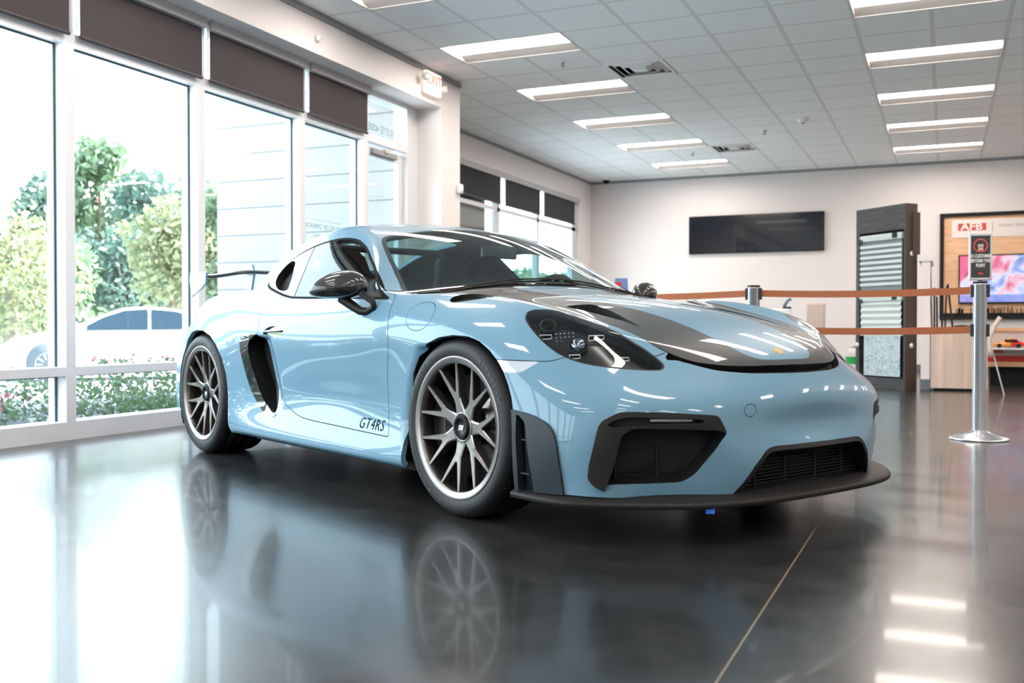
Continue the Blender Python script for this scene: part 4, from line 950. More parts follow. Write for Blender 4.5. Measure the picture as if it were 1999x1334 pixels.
for sd,nm in ((-1,'right'),(1,'left')):
    door=P('door',M_PAINT,('door',),CARO,sd,nofold=('intake_hole','blade_trim','seal'))
    P('side_window',M_SIDEGL,('side_window',),door if False else CARO,sd,depth=0)
    P('window_seal',M_SEAL,('seal',),CARO,sd,depth=.004)
    P('quarter_panel',M_PAINT,('quarter',),CARO,sd,depth=.012,nofold=('quarter_hole','seal'))
    P('quarter_intake',M_BLACK,('quarter_hole',),CARO,sd,depth=0,push=-.045)
    P('handle_recess',M_GLOSSB,('handle_cup',),CARO,sd,depth=0,push=-.012)
    P('side_marker',M_INDIC,('marker',),CARO,sd,depth=.01)
    P('fuel_flap' if sd<0 else 'wing_flap',M_PAINT,('fuel_flap',),CARO,sd)
    P('wing_louvre',M_BLACK,('louvre',),CARO,sd,depth=0,push=-.02)
    P('side_intake',M_BLACK,('intake_hole',),CARO,sd,depth=0,push=-.09)
    P('intake_blade',M_GLOSSB,('blade_trim',),CARO,sd,depth=.02,push=.003)
    P('tow_cap',M_PAINT,('tow_cap',),CARO,sd) if sd<0 else P('bumper_skin',M_PAINT,('tow_cap','tow_gap'),CARO,sd,depth=0)
    P('bonnet_duct',M_CARBON,('duct',),CARO,sd,depth=0,pushfn=lambda V: -np.clip((.52-V[:,0])*.16,0,.06))
    # lamp
    hl=P('headlamp_lens',M_LENS,('head',),CARO,sd,depth=0)
    P('lamp_gasket',M_SATIN,('gasket',),hl,sd,depth=.02,push=-.001)
    P('lamp_bowl',M_LAMPIN,('head',),hl,sd,depth=0,pushfn=lambda V: -np.full(len(V),.05))
    fr=P('intake_frame',M_MATTE,('front_intake',),CARO,sd,depth=.08,nofold=('intake_open',),pushfn=lambda V: .001+.030*(1-smoothstep(.672,.75,V[:,0])))
    P('intake_back',M_BLACK,('intake_open',),fr,sd,depth=0,push=-.085)
    P('drl_recess',M_SATIN,('drl_slot',),fr,sd,depth=0,push=-.03)
    fn=P('bumper_fin',M_GREYTRIM,('fin',),CARO,sd,depth=.035,push=.012)
    P('fin_recess',M_GREYTRIM,('fin_hole',),fn,sd,depth=0,push=-.03)
P('centre_intake_frame',M_SATIN,('cint_frame',),CARO,depth=.05,push=-.002)
P('centre_intake_back',M_BLACK,('centre_intake',),CARO,depth=0,push=-.12,keep_center=True)
# side-intake, quarter and louvre walls: folded edges
def rim(name,m,tags,parent,sd,depth,push=0):
    o=P(name,m,tags,parent,sd,depth=depth,push=push)
    # keep only the folded edge faces
    me=o.data; nf=len(sh.take(tags))
    bm=bmesh.new(); bm.from_mesh(me); bm.faces.ensure_lookup_table()
    bmesh.ops.delete(bm,geom=[f for f in bm.faces if f.index<nf],context='FACES'); bmesh.ops.delete(bm,geom=[v for v in bm.verts if not v.link_faces],context='VERTS')
    for f in bm.faces: f.smooth=False; f.normal_flip()
    bm.to_mesh(me); bm.free(); return o
for sd in (-1,1):
    rim('side_intake_wall',M_SATIN,('intake_hole',),CARO,sd,.092)
    rim('quarter_intake_wall',M_SEAL,('quarter_hole',),CARO,sd,.046)
    rim('bonnet_duct_wall',M_CARBON,('duct',),CARO,sd,.055)
    rim('louvre_wall',M_SATIN,('louvre',),CARO,sd,.021)
    rim('bonnet_slot_wall',M_MATTE,('slot',),CARO,sd,.036)
    rim('intake_tunnel',M_SATIN,('intake_open',),CARO,sd,.086)
    rim('centre_intake_wall',M_SATIN,('centre_intake',),CARO,sd,.12)
# inner lining of roof, pillars and doors
P('cabin_lining',M_CABIN,tuple(t for t in ('body','door','quarter','seal')),CARO,depth=0,push=-.03,inner=True,keep=lambda c: -2.7<c[0]<-.60 and c[2]>.45 and not (c[0]>-.80 and c[2]>.84))
# ------------------------------------------------------------------ wheels
def wheel(parent, loc, left, W, name='wheel'):
    """W tyre width; local frame: outboard = -y"""
    w=empty(name,loc,pi if left else 0,parent)
    o=W/2; R=.339
    f=-o+.006
    prof=[(.262,f),(.268,f-.003),(.285,f-.009),(.303,f-.010),(.318,f-.006),(.328,f+.004),(.335,f+.016),(.3385,f+.034),(.339,f+.055),(.333,f+.056),(.333,f+.062),(.339,f+.063),(.3395,-.030),(.332,-.029),(.332,-.020),(.3395,-.019),(.3395,.019),(.332,.020),(.332,.029),(.3395,.030),(.338,o-.04),(.33,o-.015),(.31,o-.002),(.28,o-.004),(.258,o-.012),(.250,o-.03)]
    ty=MB().lathe(prof,96,'y').build('tyre',M_RUBBER,w)
    # shoulder sipes
    sp=MB()
    for k in range(60):
        a=2*pi*k/60; M=Matrix.Rotation(a,4,'Y')@Matrix.Translation((0,0,.3372))
        sp.box((-.0018,f+.020,-.002),(.0018,f+.050,.0016),M=M@Matrix.Rotation(.0,4,'Z'))
    tag(sp.build('tread_sipes',M_BLACK,w),kind='stuff')
    # raised sidewall lettering
    def arc_text(s,r,a0,da,size,nm):
        tm=MB()
        for i,ch in enumerate(s):
            if ch==' ': continue
            a=a0+da*i
            M=Matrix.Rotation(a,4,'Y')@Matrix.Translation((0,f-.0098,r))@Matrix.Rotation(pi/2,4,'X')
            t=text('letter',ch,size,M_RUBTXT,None,M,ext=.0012,bold=.0004)
            tm.add([v.co[:] for v in t.data.vertices],[tuple(p.vertices) for p in t.data.polygons]); bpy.data.objects.remove(t,do_unlink=True)
        return tm.build(nm,M_RUBTXT,w,fix=False)
    if not left:
        arc_text('MICHELIN',.298,pi*.18,.085,.026,'sidewall_lettering'); arc_text('MICHELIN',.298,-pi*.82,.085,.026,'sidewall_lettering')
        arc_text('PILOT SPORT',.298,-pi*.42,.060,.018,'sidewall_lettering')
    MB().lathe([(.258,o-.04),(.246,o-.03),(.243,0),(.240,f+.05),(.246,f+.02),(.252,f+.006)],72,'y').build('rim_barrel',M_WHEELD,w)
    rim=MB().lathe([(.238,f+.024),(.240,f+.004),(.244,f-.001),(.262,f-.005),(.268,f-.007),(.2715,f-.004),(.2705,f+.004),(.262,f+.006)],96,'y').build('rim_lip',M_WHEEL,w)
    sp=MB(); hub=f+.030
    def yface(r): return hub+(f+.001-hub)*min(1,max(0,(r-.05)/.2))**1.15
    def strip(pts,wf,wb,dep):
        # pts: list (r,theta); trapezoid section
        V=[];n=len(pts)
        for i,(r,t) in enumerate(pts):
            p=Vector((r*math.sin(t),r*math.cos(t))); q0=pts[max(i-1,0)];q1=pts[min(i+1,n-1)]
            d=(Vector((q1[0]*math.sin(q1[1]),q1[0]*math.cos(q1[1])))-Vector((q0[0]*math.sin(q0[1]),q0[0]*math.cos(q0[1])))).normalized(); nn=Vector((-d.y,d.x))
            y=yface(r)
            for s_,ww,yy in ((1,wb[i],y+dep[i]),(1,wf[i],y+.003),(1,wf[i]*.72,y),(-1,wf[i]*.72,y),(-1,wf[i],y+.003),(-1,wb[i],y+dep[i])):
                a=p+nn*s_*ww; V.append((a.x,yy,a.y))
        F=[]
        for i in range(n-1):
            for k in range(5): F.append((i*6+k,i*6+k+1,(i+1)*6+k+1,(i+1)*6+k))
            F.append((i*6+5,i*6,(i+1)*6,(i+1)*6+5))
        F.append(tuple(range(6)));F.append(tuple(range((n-1)*6,n*6))[::-1])
        sp.add(V,F)
    def ARM(t0,a):
        P0=Vector((.105*math.sin(t0+a*.12),.105*math.cos(t0+a*.12))); P1=Vector((.266*math.sin(t0+a),.266*math.cos(t0+a))); o_=[]
        for u in (0,.16,.38,.62,.84,1):
            p=P0.lerp(P1,u); o_.append((p.length,math.atan2(p.x,p.y)))
        return o_
    for k in range(7):
        t0=math.radians(-14.5+360/7*k)
        strip([(.045,t0),(.065,t0),(.09,t0),(.115,t0),(.135,t0)],[.033,.0265,.0220,.0205,.019],[.034,.029,.0245,.023,.0215],[.045,.04,.036,.034,.03])
        for s_ in (-1,1):
            a=math.radians(14.3)*s_
            strip(ARM(t0,a),[.0135,.0125,.0102,.0078,.0052,.0012],[.0155,.0145,.0122,.0098,.0070,.0025],[.034,.034,.034,.034,.03,.012])
    sp.build('spokes',M_WHEEL,w)
    MB().lathe([(.0,hub+.03),(.058,hub+.03),(.060,hub+.004),(.057,hub-.003),(.050,hub-.004),(.047,hub+.002)],48,'y').build('hub',M_WHEEL,w)
    nut=MB().lathe([(.047,hub+.01),(.046,hub-.008),(.040,hub-.012),(.036,hub-.012),(.033,hub-.004),(0,hub-.004)],40,'y')
    for k in range(20):
        M=Matrix.Rotation(2*pi*k/20,4,'Y'); nut.box((-.0022,hub-.0135,.033),(.0022,hub-.006,.043),M=M)
    nt=nut.build('centre_lock_nut',M_SATIN,w)
    if not left: text('nut_lettering','RS',.026,mat('nut_badge',(.75,.77,.8),.3) if 'nut_badge' not in bpy.data.materials else bpy.data.materials['nut_badge'],w,Matrix.Translation((0,hub-.0048,-.001))@Matrix.Rotation(pi,4,'Y')@Matrix.Rotation(pi/2,4,'X'),ext=.001,shear=.3,bold=.001)
    d=MB().lathe([(.10,.018),(.204,.018),(.204,-.016),(.10,-.016),(.095,-.03),(.06,-.035),(.06,.02)],72,'y',close=True)
    dd=d.build('brake_disc',M_DISC,w)
    h=MB()
    for k in range(36):
        for j,r in enumerate((.125,.148,.171,.192)):
            a=2*pi*(k+.35*j)/36; h.lathe([(0,-.0165),(.0032,-.0165)],8,'y',M=Matrix.Translation((r*math.cos(a),0,r*math.sin(a))))
    tag(h.build('disc_holes',M_BLACK,w,fix=False),kind='stuff')
    c=MB(); n=14; V=[];F=[]
    side=1 if left else -1
    for i in range(n+1):
        a=math.radians(-34+68*i/n)+(pi if not left else 0)*1
        e=1-.25*abs(2*i/n-1)**3
        for r,y in ((.150,-.060),(.150+.078*e,-.060),(.150+.080*e,-.045),(.150+.080*e,.05),(.150,.05)): V.append((r*math.cos(a),y,r*math.sin(a)))
    for i in range(n):
        for k in range(5): F.append((i*5+k,i*5+(k+1)%5,(i+1)*5+(k+1)%5,(i+1)*5+k))
    F+= [tuple(range(5)),tuple(range(n*5,n*5+5))[::-1]]
    c.add(V,F).build('brake_caliper',M_CALIPER,w)
    MB().lathe([(0,.03),(.075,.03),(.075,-.02),(.055,-.045),(.05,hub+.03)],32,'y').build('wheel_carrier',M_SATIN,w)
    return w
wheel(CARO,(0,-.760,.339),False,.245); wheel(CARO,(0,.760,.339),True,.245)
wheel(CARO,(-2.484,-.735,.339),False,.295); wheel(CARO,(-2.484,.735,.339),True,.295)
# arch liners and underbody
for sd in (-1,1):
    for cx_,r_ in ((0.01,.385),(-2.484,.392)):
        m=MB();V=[];F=[];n=28
        for i in range(n+1):
            a=math.radians(-30+240*i/n)
            for y in (.50,.845 if cx_>-1 else .86): V.append((cx_+r_*math.cos(a),sd*y,.335+r_*math.sin(a)))
        for i in range(n): F.append((2*i,2*i+1,2*i+3,2*i+2))
        b=len(V); V.append((cx_,sd*.50,.335))
        for i in range(n): F.append((2*i,2*i+2,b))
        m.add(V,F).build('wheel_arch_liner',M_BLACK,CARO,fix=False)
ub=MB()
ub.prism([(-1.98,-.77),(-.42,-.77),(-.42,-.50),(.42,-.50),(.46,-.80),(.72,-.66),(.88,-.38),(.90,0),(.88,.38),(.72,.66),(.46,.80),(.42,.50),(-.42,.50),(-.42,.77),(-1.98,.77),(-1.98,.48),(-2.95,.48),(-3.30,.45),(-3.30,-.45),(-2.95,-.48),(-1.98,-.48)],.118,.15)
ub.build('underbody',M_BLACK,CARO)
# ------------------------------------------------------------------ splitter
outer=[(.345,.893),(.42,.895),(.50,.893),(.56,.887),(.62,.870),(.70,.815),(.78,.743),(.855,.660),(.92,.570),(.967,.46),(.996,.32),(1.008,.16),(1.011,0)]
inner=[(.345,.85),(.42,.85),(.50,.845),(.56,.825),(.61,.79),(.66,.745),(.72,.675),(.79,.59),(.85,.50),(.905,.39),(.93,.28),(.945,.15),(.95,0)]
outer=catmull(outer,False,4); inner=catmull(inner,False,4)
m=MB();V=[];F=[]
full=[(p,q,-1) for p,q in zip(outer,inner)]+[(p,q,1) for p,q in list(zip(outer,inner))[::-1][1:]]
for i,(p,q,s_) in enumerate(full):
    c=min(1,max(0,(.62-p[1])/.2)); zt=.140; d=np.array([p[0]-q[0],p[1]-q[1]]); 
    a=q+d*.35
    for (x,y),z in (((q[0],q[1]),.166+.0*c),((a[0],a[1]),.157),((q+d*.85),.148),((q+d*.985),.143),(tuple(p),.138),((q+d*.985),.127),(tuple(q),.119)):
        V.append((x,s_*y,z))
for i in range(len(full)-1):
    for k in range(6): F.append((i*7+k,i*7+k+1,(i+1)*7+k+1,(i+1)*7+k))
m.add(V,F,True); F2=[tuple(range(7)),tuple(range(len(V)-7,len(V)))[::-1]]; m.add(V,F2)
SPL=m.build('front_splitter',M_MATTE,CARO)
# curved shelf rising from the splitter inside the centre intake
m=MB();V=[];F=[];n=24
for i in range(n+1):
    y=-.42+.84*i/n; k=abs(y)/.42; xf=1.0-.10*k**2.2
    for x,z in ((xf-.015,.138),(xf-.03,.150),(xf-.06,.166),(xf-.10,.178-.02*k),(xf-.16,.172-.02*k),(xf-.2,.15)): V.append((x,y,z))
for i in range(n):
    for j in range(5): F.append((i*6+j,i*6+j+1,(i+1)*6+j+1,(i+1)*6+j))
m.add(V,F,True).build('intake_shelf',M_MATTE,CARO)
# grilles
def corner_pt(P,dn): return (P[0]-.8*dn,P[1]+ (.6*dn if P[1]<0 else -.6*dn),P[2])
for sd in (-1,1):
    g=MB()
    for k in range(22):
        z=.196+.0085*k; a=Vector((.79-.8*.058,sd*(.615-.6*.058),z)); b=Vector((.70-.8*.058,sd*(.735-.6*.058),z))
        u=(b-a).normalized(); nrm=Vector((.8,sd*.6,0))
        V=[a-Vector((0,0,.0016)),b-Vector((0,0,.0016)),b+Vector((0,0,.0016)),a+Vector((0,0,.0016))]; V+= [v-nrm*.012 for v in V]
        g.add(V,[(0,1,2,3),(4,7,6,5),(0,4,5,1),(3,2,6,7)])
    for t in (.55,.98):
        a=Vector((.90-.8*.055,sd*(.47-.6*.055),0)); b=Vector((.70-.8*.055,sd*(.735-.6*.055),0)); p=a.lerp(b,t)
        g.tube([(p.x,p.y,.18),(p.x,p.y,.39)],.005,8)
    g.build('intake_grille',M_SATIN,CARO)
    # daytime light bar in its recess
    b=MB(); P0=Vector((.868,sd*.545,.4105)); P1=Vector((.795,sd*.666,.4115)); nrm=Vector((.8,sd*.6,0))
    b.tube([P0-nrm*.010,P0.lerp(P1,.5)-nrm*.008,P1-nrm*.010],.0055,10); b.build('daytime_light_bar',M_INDIC,CARO)
g=MB()
for k in range(13):
    z=.176+.0115*k; g.box((.885,-.40,z-.0015),(.897,.40,z+.0015))
for y in (-.26,-.09,.09,.26): g.box((.884,y-.004,.16),(.90,y+.004,.32))
g.build('centre_grille',M_BLACK,CARO)
sens=MB().box((.93,-.055,.20),(.96,.055,.262),bev=.006).build('radar_sensor',M_GLOSSB,CARO) if False else None
# front fin slats
for z in (.215,.33): box('fin_slat',(.405,-.894,z),(.45,-.862,z+.004),M_GREYTRIM,CARO)
for z in (.215,.33): box('fin_slat',(.405,.862,z),(.45,.894,z+.004),M_GREYTRIM,CARO)
# blue tape on the splitter lip
tp=MB().box((-.014,-.002,-.016),(.014,.003,.008)); 
o=tp.build('masking_tape',M_TAPE,None); o.parent=CARO; o.location=(.931,-.532,.127); o.rotation_euler=(0,0,.75); tag(o,'small piece of blue masking tape')
# ------------------------------------------------------------------ headlamp internals
def lamp_point(P,dn): return Vector(P)-Vector(tuple(LD))*dn
for sd in (-1,1):
    def F_(P): return (P[0],P[1]*(1 if sd<0 else -1),P[2])
    inn=empty('headlamp_unit',(0,0,0),0,CARO)
    def frame(c,du,dv,w,h,nm):
        c=lamp_point(c,.028); U=(Vector(du)).normalized(); Vv=Vector(dv); Vv=(Vv-U*Vv.dot(U)).normalized(); Nn=U.cross(Vv)
        m=MB(); t=.0014
        def q(u,v,d): return F_(c+U*u+Vv*v+Nn*d)
        o_=[(-w,-h),(w,-h*.8),(w*1.05,0),(w,h*.8),(-w,h)]; i_=[(-w+t*1.5,-h+t),(w-t,-h*.8+t),(w*1.05-t,0),(w-t,h*.8-t),(-w+t*1.5,h-t)]
        V=[q(u,v,.0022) for u,v in o_]+[q(u,v,.0022) for u,v in i_]+[q(u,v,-.0022) for u,v in o_]+[q(u,v,-.0022) for u,v in i_]; n=5;F=[]
        for k in range(n):
            j=(k+1)%n; F+= [(k,j,n+j,n+k),(k,2*n+k,2*n+j,j),(n+k,n+j,3*n+j,3*n+k),(2*n+k,3*n+k,3*n+j,2*n+j)]
        m.add(V,F); m.build(nm,M_LED,inn)
    U=(.88,.30,-.37) if True else 0
    across=(.55,.80,.06)
    vert=(.2,-.35,.9)
    frame((.400,-.780,.700),across,vert,.021,.0095,'light_bar')
    frame((.530,-.660,.698),across,vert,.027,.0100,'light_bar')
    frame((.520,-.752,.633),across,vert,.019,.0085,'light_bar')
    frame((.628,-.632,.624),across,vert,.025,.0085,'light_bar')
    c=lamp_point((.505,-.722,.678),.045); m=MB().ball((0,0,0),.030,24,14,M=Matrix.Translation(F_(c))); m.build('projector_lens',M_CRYS,inn)
    m=MB(); zdir=Vector(F_(tuple(LD))); 
    M=Matrix.Translation(F_(c))@zdir.to_track_quat('Z','Y').to_matrix().to_4x4()
    m.lathe([(.030,-.02),(.034,.0),(.0355,.008),(.033,.008),(.031,0)],28,'z',M=M); m.build('projector_ring',M_SATIN,inn)
    c2=lamp_point((.452,-.735,.703),.045); m=MB()
    for i in range(5):
        for j in range(4):
            p=Vector(c2)+Vector(across).normalized()*(-.03+.015*i)+Vector(vert).normalized()*(-.022+.0145*j); m.ball((0,0,0),.0042,8,6,M=Matrix.Translation(F_(p)))
    m.build('matrix_light_array',M_CRYS,inn)
    c3=lamp_point((.375,-.748,.742),.04); m=MB().lathe([(.0,-.03),(.028,-.01),(.032,.01),(.026,.012)],24,'z',M=Matrix.Translation(F_(c3))@zdir.to_track_quat('Z','Y').to_matrix().to_4x4()); m.build('indicator_reflector',M_SATIN,inn)
SKIN=BVHTree.FromPolygons([tuple(v) for v in sh.V],[tuple(f) for f in sh.F])
# ------------------------------------------------------------------ mirrors, handles, wipers, wing, writing
for sd in (-1,1):
    fl=1 if sd<0 else -1
    mo=empty('door_mirror',(0,0,0),0,CARO)
    def egg(upper,k=1.0):
        V=[];F=[];n=36;mm=12
        ax=Vector((-.70,-.714,0)); bx=Vector((.714,-.70,0)); C0=Vector((-.772,-.945,.884))
        for j in range(mm+1):
            t=(pi/2)*j/mm
            for i in range(n):
                a=2*pi*i/n; cu=math.cos(a)*math.cos(t) ; cv=math.sin(a)*math.cos(t); cz=math.sin(t)
                cu=math.copysign(abs(cu)**.92,cu); cv=math.copysign(abs(cv)**.85,cv)
                z=cz*(.072 if upper else -.046)*(1-.22*cu) - .008*cu*cu*(1 if upper else 1)
                p=C0+ax*cu*.132*k+bx*cv*.072*(1-.12*cu)*k+Vector((0,0,z-.010*cu))
                V.append((p.x,p.y*fl,p.z))
        for j in range(mm):
            for i in range(n): F.append((j*n+i,j*n+(i+1)%n,(j+1)*n+(i+1)%n,(j+1)*n+i))
        return MB().add(V,F,True)
    tag(egg(True).build('mirror_cap',M_CARBON,mo),'carbon fibre mirror cap'); egg(False,.985).build('mirror_housing',M_GLOSSB,mo)
    st=MB(); pts=[(-.775,-.930,.842),(-.735,-.905,.812),(-.69,-.884,.785),(-.655,-.868,.782),(-.615,-.862,.800),(-.618,-.868,.825),(-.655,-.885,.848),(-.67,-.892,.862)]
    st.tube([(x,y*fl,z) for x,y,z in pts],[.022,.021,.019,.018,.016,.014,.014,.015],14); st.build('mirror_stalk',M_SATIN,mo)
    # handle
    h=MB();V=[];F=[];n=14
    for i in range(n+1):
        u=i/n; x=-1.40-.215*u; e=math.sin(pi*min(1,max(0,u)))**.5
        for k in range(10):
            a=2*pi*k/10; V.append((x,(-.899-.006*e+.008*math.cos(a)*max(e,.05))*fl,.703+.008*e*math.sin(a)-.006*u-.004))
    for i in range(n):
        for k in range(10): F.append((i*10+k,i*10+(k+1)%10,(i+1)*10+(k+1)%10,(i+1)*10+k))
    hh=h.add(V,F,True).build('door_handle',M_GLOSSB,CARO)
    mt=bpy.data.materials.get('dark_lettering') or mat('dark_lettering',(.004,.010,.016),.9,spec=.05)
    st_=text('door_script','GT4RS',.066,mt,CARO,Matrix.Translation((-.627,-.9*fl,.302))@(Matrix.Rotation(pi if sd>0 else 0,4,'Z'))@Matrix.Rotation(pi/2,4,'X'),ext=.0,shear=.32,space=1.12)
    for v in st_.data.vertices:
        h_=SKIN.ray_cast(Vector((v.co.x,-1.2,v.co.z)),Vector((0,1,0)))
        if h_[0]: v.co.y=(h_[0].y-.0007)*fl
def skin_z(x,y):
    d=(sh.V[:,0]-x)**2+(sh.V[:,1]+abs(y))**2; return float(sh.V[d.argmin(),2])
for pts in (((-.446,-.64),(-.458,-.44),(-.460,-.10)),((-.440,-.05),(-.456,.20),(-.462,.52))):
    q=[(x,y,skin_z(x,y)+.002) for x,y in pts]
    o=MB().tube(q,[.004,.004,.003],8).build('wiper',M_SATIN,CARO)
    MB().tube([(pts[2][0]-.012+.02*0,yy,skin_z(pts[2][0]-.012,yy)+.007) for yy in np.linspace(pts[1][1]-.18,pts[2][1]+.14,8)],.0042,6).build('wiper_blade',M_BLACK,o)
# rear wing: blade, end plates, swan-neck struts
WG=empty('rear_wing',(0,0,0),0,CARO)
V=[];F=[];n=24; prof=[(0,0),(.03,.013),(.09,.017),(.16,.012),(.24,-.004),(.16,-.006),(.09,-.010),(.03,-.010)]
for i in range(n+1):
    y=-.63+1.26*i/n; zc=1.060-.042*smoothstep(.30,.63,abs(y))
    for x,z in prof: V.append((-3.03-x,y,zc+z+.012))
for i in range(n):
    for k in range(8): F.append((i*8+k,i*8+(k+1)%8,(i+1)*8+(k+1)%8,(i+1)*8+k))
MB().add(V,F,True).build('wing_blade',M_CARBON,WG)
for sd in (-1,1):
    MB().prism([(-3.0,1.055),(-3.01,.99),(-3.09,.955),(-3.24,.910),(-3.272,1.02),(-3.26,1.066),(-3.15,1.072)],sd*.632,sd*.645,'y').build('end_plate',M_PAINT,WG)
    MB().prism([(-3.10,.93),(-3.19,.93),(-3.16,1.02),(-3.165,1.055),(-3.19,1.068),(-3.265,1.075),(-3.265,1.105),(-3.235,1.125),(-3.08,1.122),(-3.045,1.07),(-3.065,1.02)],sd*.292,sd*.306,'y').build('wing_strut',M_PAINT,WG)
# crest on the bonnet
MB().prism([(.022*math.cos(a)*.8,.026*math.sin(a)) for a in [2*pi*i/16 for i in range(16)]],0,.0015,'z',M=Matrix.Translation((.806,0,.6285))@Matrix.Rotation(math.radians(38),4,'Y')).build('bonnet_crest',mat('brass_crest',(.55,.38,.16),.3,.8),CARO)
# ------------------------------------------------------------------ cabin
CB=empty('cabin',(0,0,0),0,CARO)
d=MB(); V=[];F=[]
for i in range(17):
    y=-.60+1.2*i/16; b=.03*math.cos((y-.37)*6) if abs(y-.37)<.26 else 0
    for x,z in ((-.56,.80),(-.62,.842+b*.3),(-.74,.85+b),(-.82,.82+b),(-.85,.70),(-.82,.50)): V.append((x,y,z))
for i in range(16):
    for k in range(5): F.append((i*6+k,i*6+k+1,(i+1)*6+k+1,(i+1)*6+k))
d.add(V,F,True).build('dashboard',M_CABIN,CB)
box('cabin_floor',(-2.0,-.74,.2),(-.45,.74,.24),M_BLACK,CB); box('engine_bulkhead',(-2.02,-.70,.2),(-1.98,.70,.93),M_CABIN,CB); box('parcel_shelf',(-2.6,-.62,.85),(-2.0,.62,.88),M_CABIN,CB)
for sd in (-1,1): box('door_card',(-1.65,sd*.79,.25),(-.5,sd*.815,.80),M_CABIN,CB)
sw=MB(); M=Matrix.Translation((-.90,.37,.815))@Matrix.Rotation(math.radians(-68),4,'Y')
V=[];F=[]
for i in range(40):
    a=2*pi*i/40
    for k in range(8):
        b=2*pi*k/8; r=.175+.015*math.cos(b); V.append((r*math.cos(a),r*math.sin(a),.015*math.sin(b)))
for i in range(40):
    for k in range(8): F.append((i*8+k,((i+1)%40)*8+k,((i+1)%40)*8+(k+1)%8,i*8+(k+1)%8))
sw.add(V,F,True,M)
for a in (0,pi,-pi/2): sw.tube([M@Vector((0,0,-.01)),M@Vector((.165*math.cos(a+pi/2),.165*math.sin(a+pi/2),0))],.014,8)
sw.ball((0,0,0),(.05,.05,.02),16,8,M=M)
sw.build('steering_wheel',M_SEAT,CB)
def seat(y,nm):
    m=MB();V=[];F=[]
    rows=[(-1.02,.42,.24,.03),(-1.25,.39,.25,.05),(-1.45,.40,.26,.08),(-1.55,.50,.26,.10),(-1.62,.65,.27,.11),(-1.68,.80,.25,.09),(-1.72,.92,.20,.06),(-1.75,1.02,.14,.03),(-1.765,1.09,.125,.015),(-1.77,1.125,.09,.005)]
    for x,z,w,bo in rows:
        for k in range(9):
            u=-1+2*k/8; V.append((x+bo*abs(u)**2.5,y+u*w,z+(.6*bo*abs(u)**2.5 if x>-1.5 else 0)))
    for i in range(len(rows)-1):
        for k in range(8): F.append((i*9+k,(i+1)*9+k,(i+1)*9+k+1,i*9+k+1))
    m.add(V,F,True); o=m.build(nm,M_SEAT,CB,fix=False)
    so=o.modifiers.new('t','SOLIDIFY'); so.thickness=.05; so.offset=0
    return o
seat(-.37,'bucket_seat'); seat(.37,'bucket_seat')
rc=MB()
rc.tube([(-1.9,-.60,.3),(-1.92,-.58,.9),(-1.93,-.50,1.10),(-1.93,-.35,1.16),(-1.93,.35,1.16),(-1.93,.50,1.10),(-1.92,.58,.9),(-1.9,.60,.3)],.02,12)
rc.tube([(-1.93,-.45,1.12),(-1.95,.45,.6)],.018,10); rc.build('roll_bar',M_SATIN,CB)
o=MB().box((-.012,-.11,-.03),(.012,.11,.03),bev=.01).build('rear_view_mirror',M_GLOSSB,CB); o.location=(-.86,0,1.085)
# ------------------------------------------------------------------ stanchions and belts
M_STEEL=mat('brushed_steel',(.62,.64,.67),rough=.28,metal=.9); M_BELT=mat('rust_orange_belt',(.36,.115,.045),rough=.75); M_CLIP=mat('dark_teal_black_clip',(.012,.018,.022),rough=.35)
def stanchion(x,y,lb,rz=0):
    t=thing('stanchion',lb,'stanchion',(x,y,0),rz)
    MB().lathe([(0,.0),(.175,.0),(.178,.006),(.172,.014),(.10,.030),(.055,.052),(.046,.060),(0,.06)],48).build('base',M_STEEL,t)
    m=MB().lathe([(.041,.055),(.041,.985),(.043,.99),(.0,.992)],32); 
    for k in range(4):
        a=pi/4+k*pi/2; m.box((-.003,.040,.07),(.003,.0425,.98),M=Matrix.Rotation(a,4,'Z'))
    m.build('post',M_STEEL,t); MB().lathe([(0,.992),(.044,.992),(.044,1.003),(.04,1.006),(0,1.006)],32).build('cap',M_CLIP,t)
    for z in (.95,.70):
        for s_ in (-1,1): MB().box((s_*.038,-.016,z-.045),(s_*.056,.016,z+.035),bev=.003).build('belt_cassette',M_CLIP,t)
    t['group']='belt stanchions'; return t
sA=stanchion(.200,6.98,'steel belt stanchion in the foreground right, carrying the small framed notice'); sB=stanchion(-1.225,7.02,'steel belt stanchion behind the car bonnet, only its top showing'); sC=stanchion(-2.95,7.46,'steel belt stanchion hidden behind the car roof')
def belt(a,b,z,lb,sag=.012):
    a=Vector(a);b=Vector(b); V=[];n=16; d=(b-a).normalized(); nn=Vector((-d.y,d.x))*.0012
    for i in range(n+1):
        p=a.lerp(b,i/n); s_=sag*4*(i/n)*(1-i/n)
        for q,h in ((nn,-.023),(nn,.023),(-nn,.023),(-nn,-.023)): V.append((p.x+q.x,p.y+q.y,z+h-s_))
    F=[(i*4+k,i*4+(k+1)%4,(i+1)*4+(k+1)%4,(i+1)*4+k) for i in range(n) for k in range(4)]
    tag(MB().add(V,F).build('barrier_belt',M_BELT),lb,'belt','barrier belts')
A_=(.200-.0575,6.981);Bl=(-1.225+.0575,7.019);Br=(-1.225-.0575,7.024);C_=(-2.95+.0575,7.456)
belt(A_,Bl,.948,'upper orange belt between the two stanchions in view'); belt(A_,Bl,.698,'lower orange belt between the two stanchions in view')
belt(Br,C_,.948,'upper orange belt running left behind the car windscreen pillar'); belt(Br,C_,.698,'lower orange belt hidden behind the car')
t=thing('framed_notice','small black framed notice with red circle and white words on the foreground stanchion','sign',(.200,6.965,1.16),math.radians(9))
MB().box((-.068,-.006,-.148),(.068,.012,.150),bev=.004).build('frame',mat('brushed_aluminium',(.62,.62,.62),.35,.7),t)
pn=MB().box((-.056,-.0075,-.132),(.056,-.006,.134)).build('panel',mat('charcoal_print',(.035,.036,.04),.35),t)
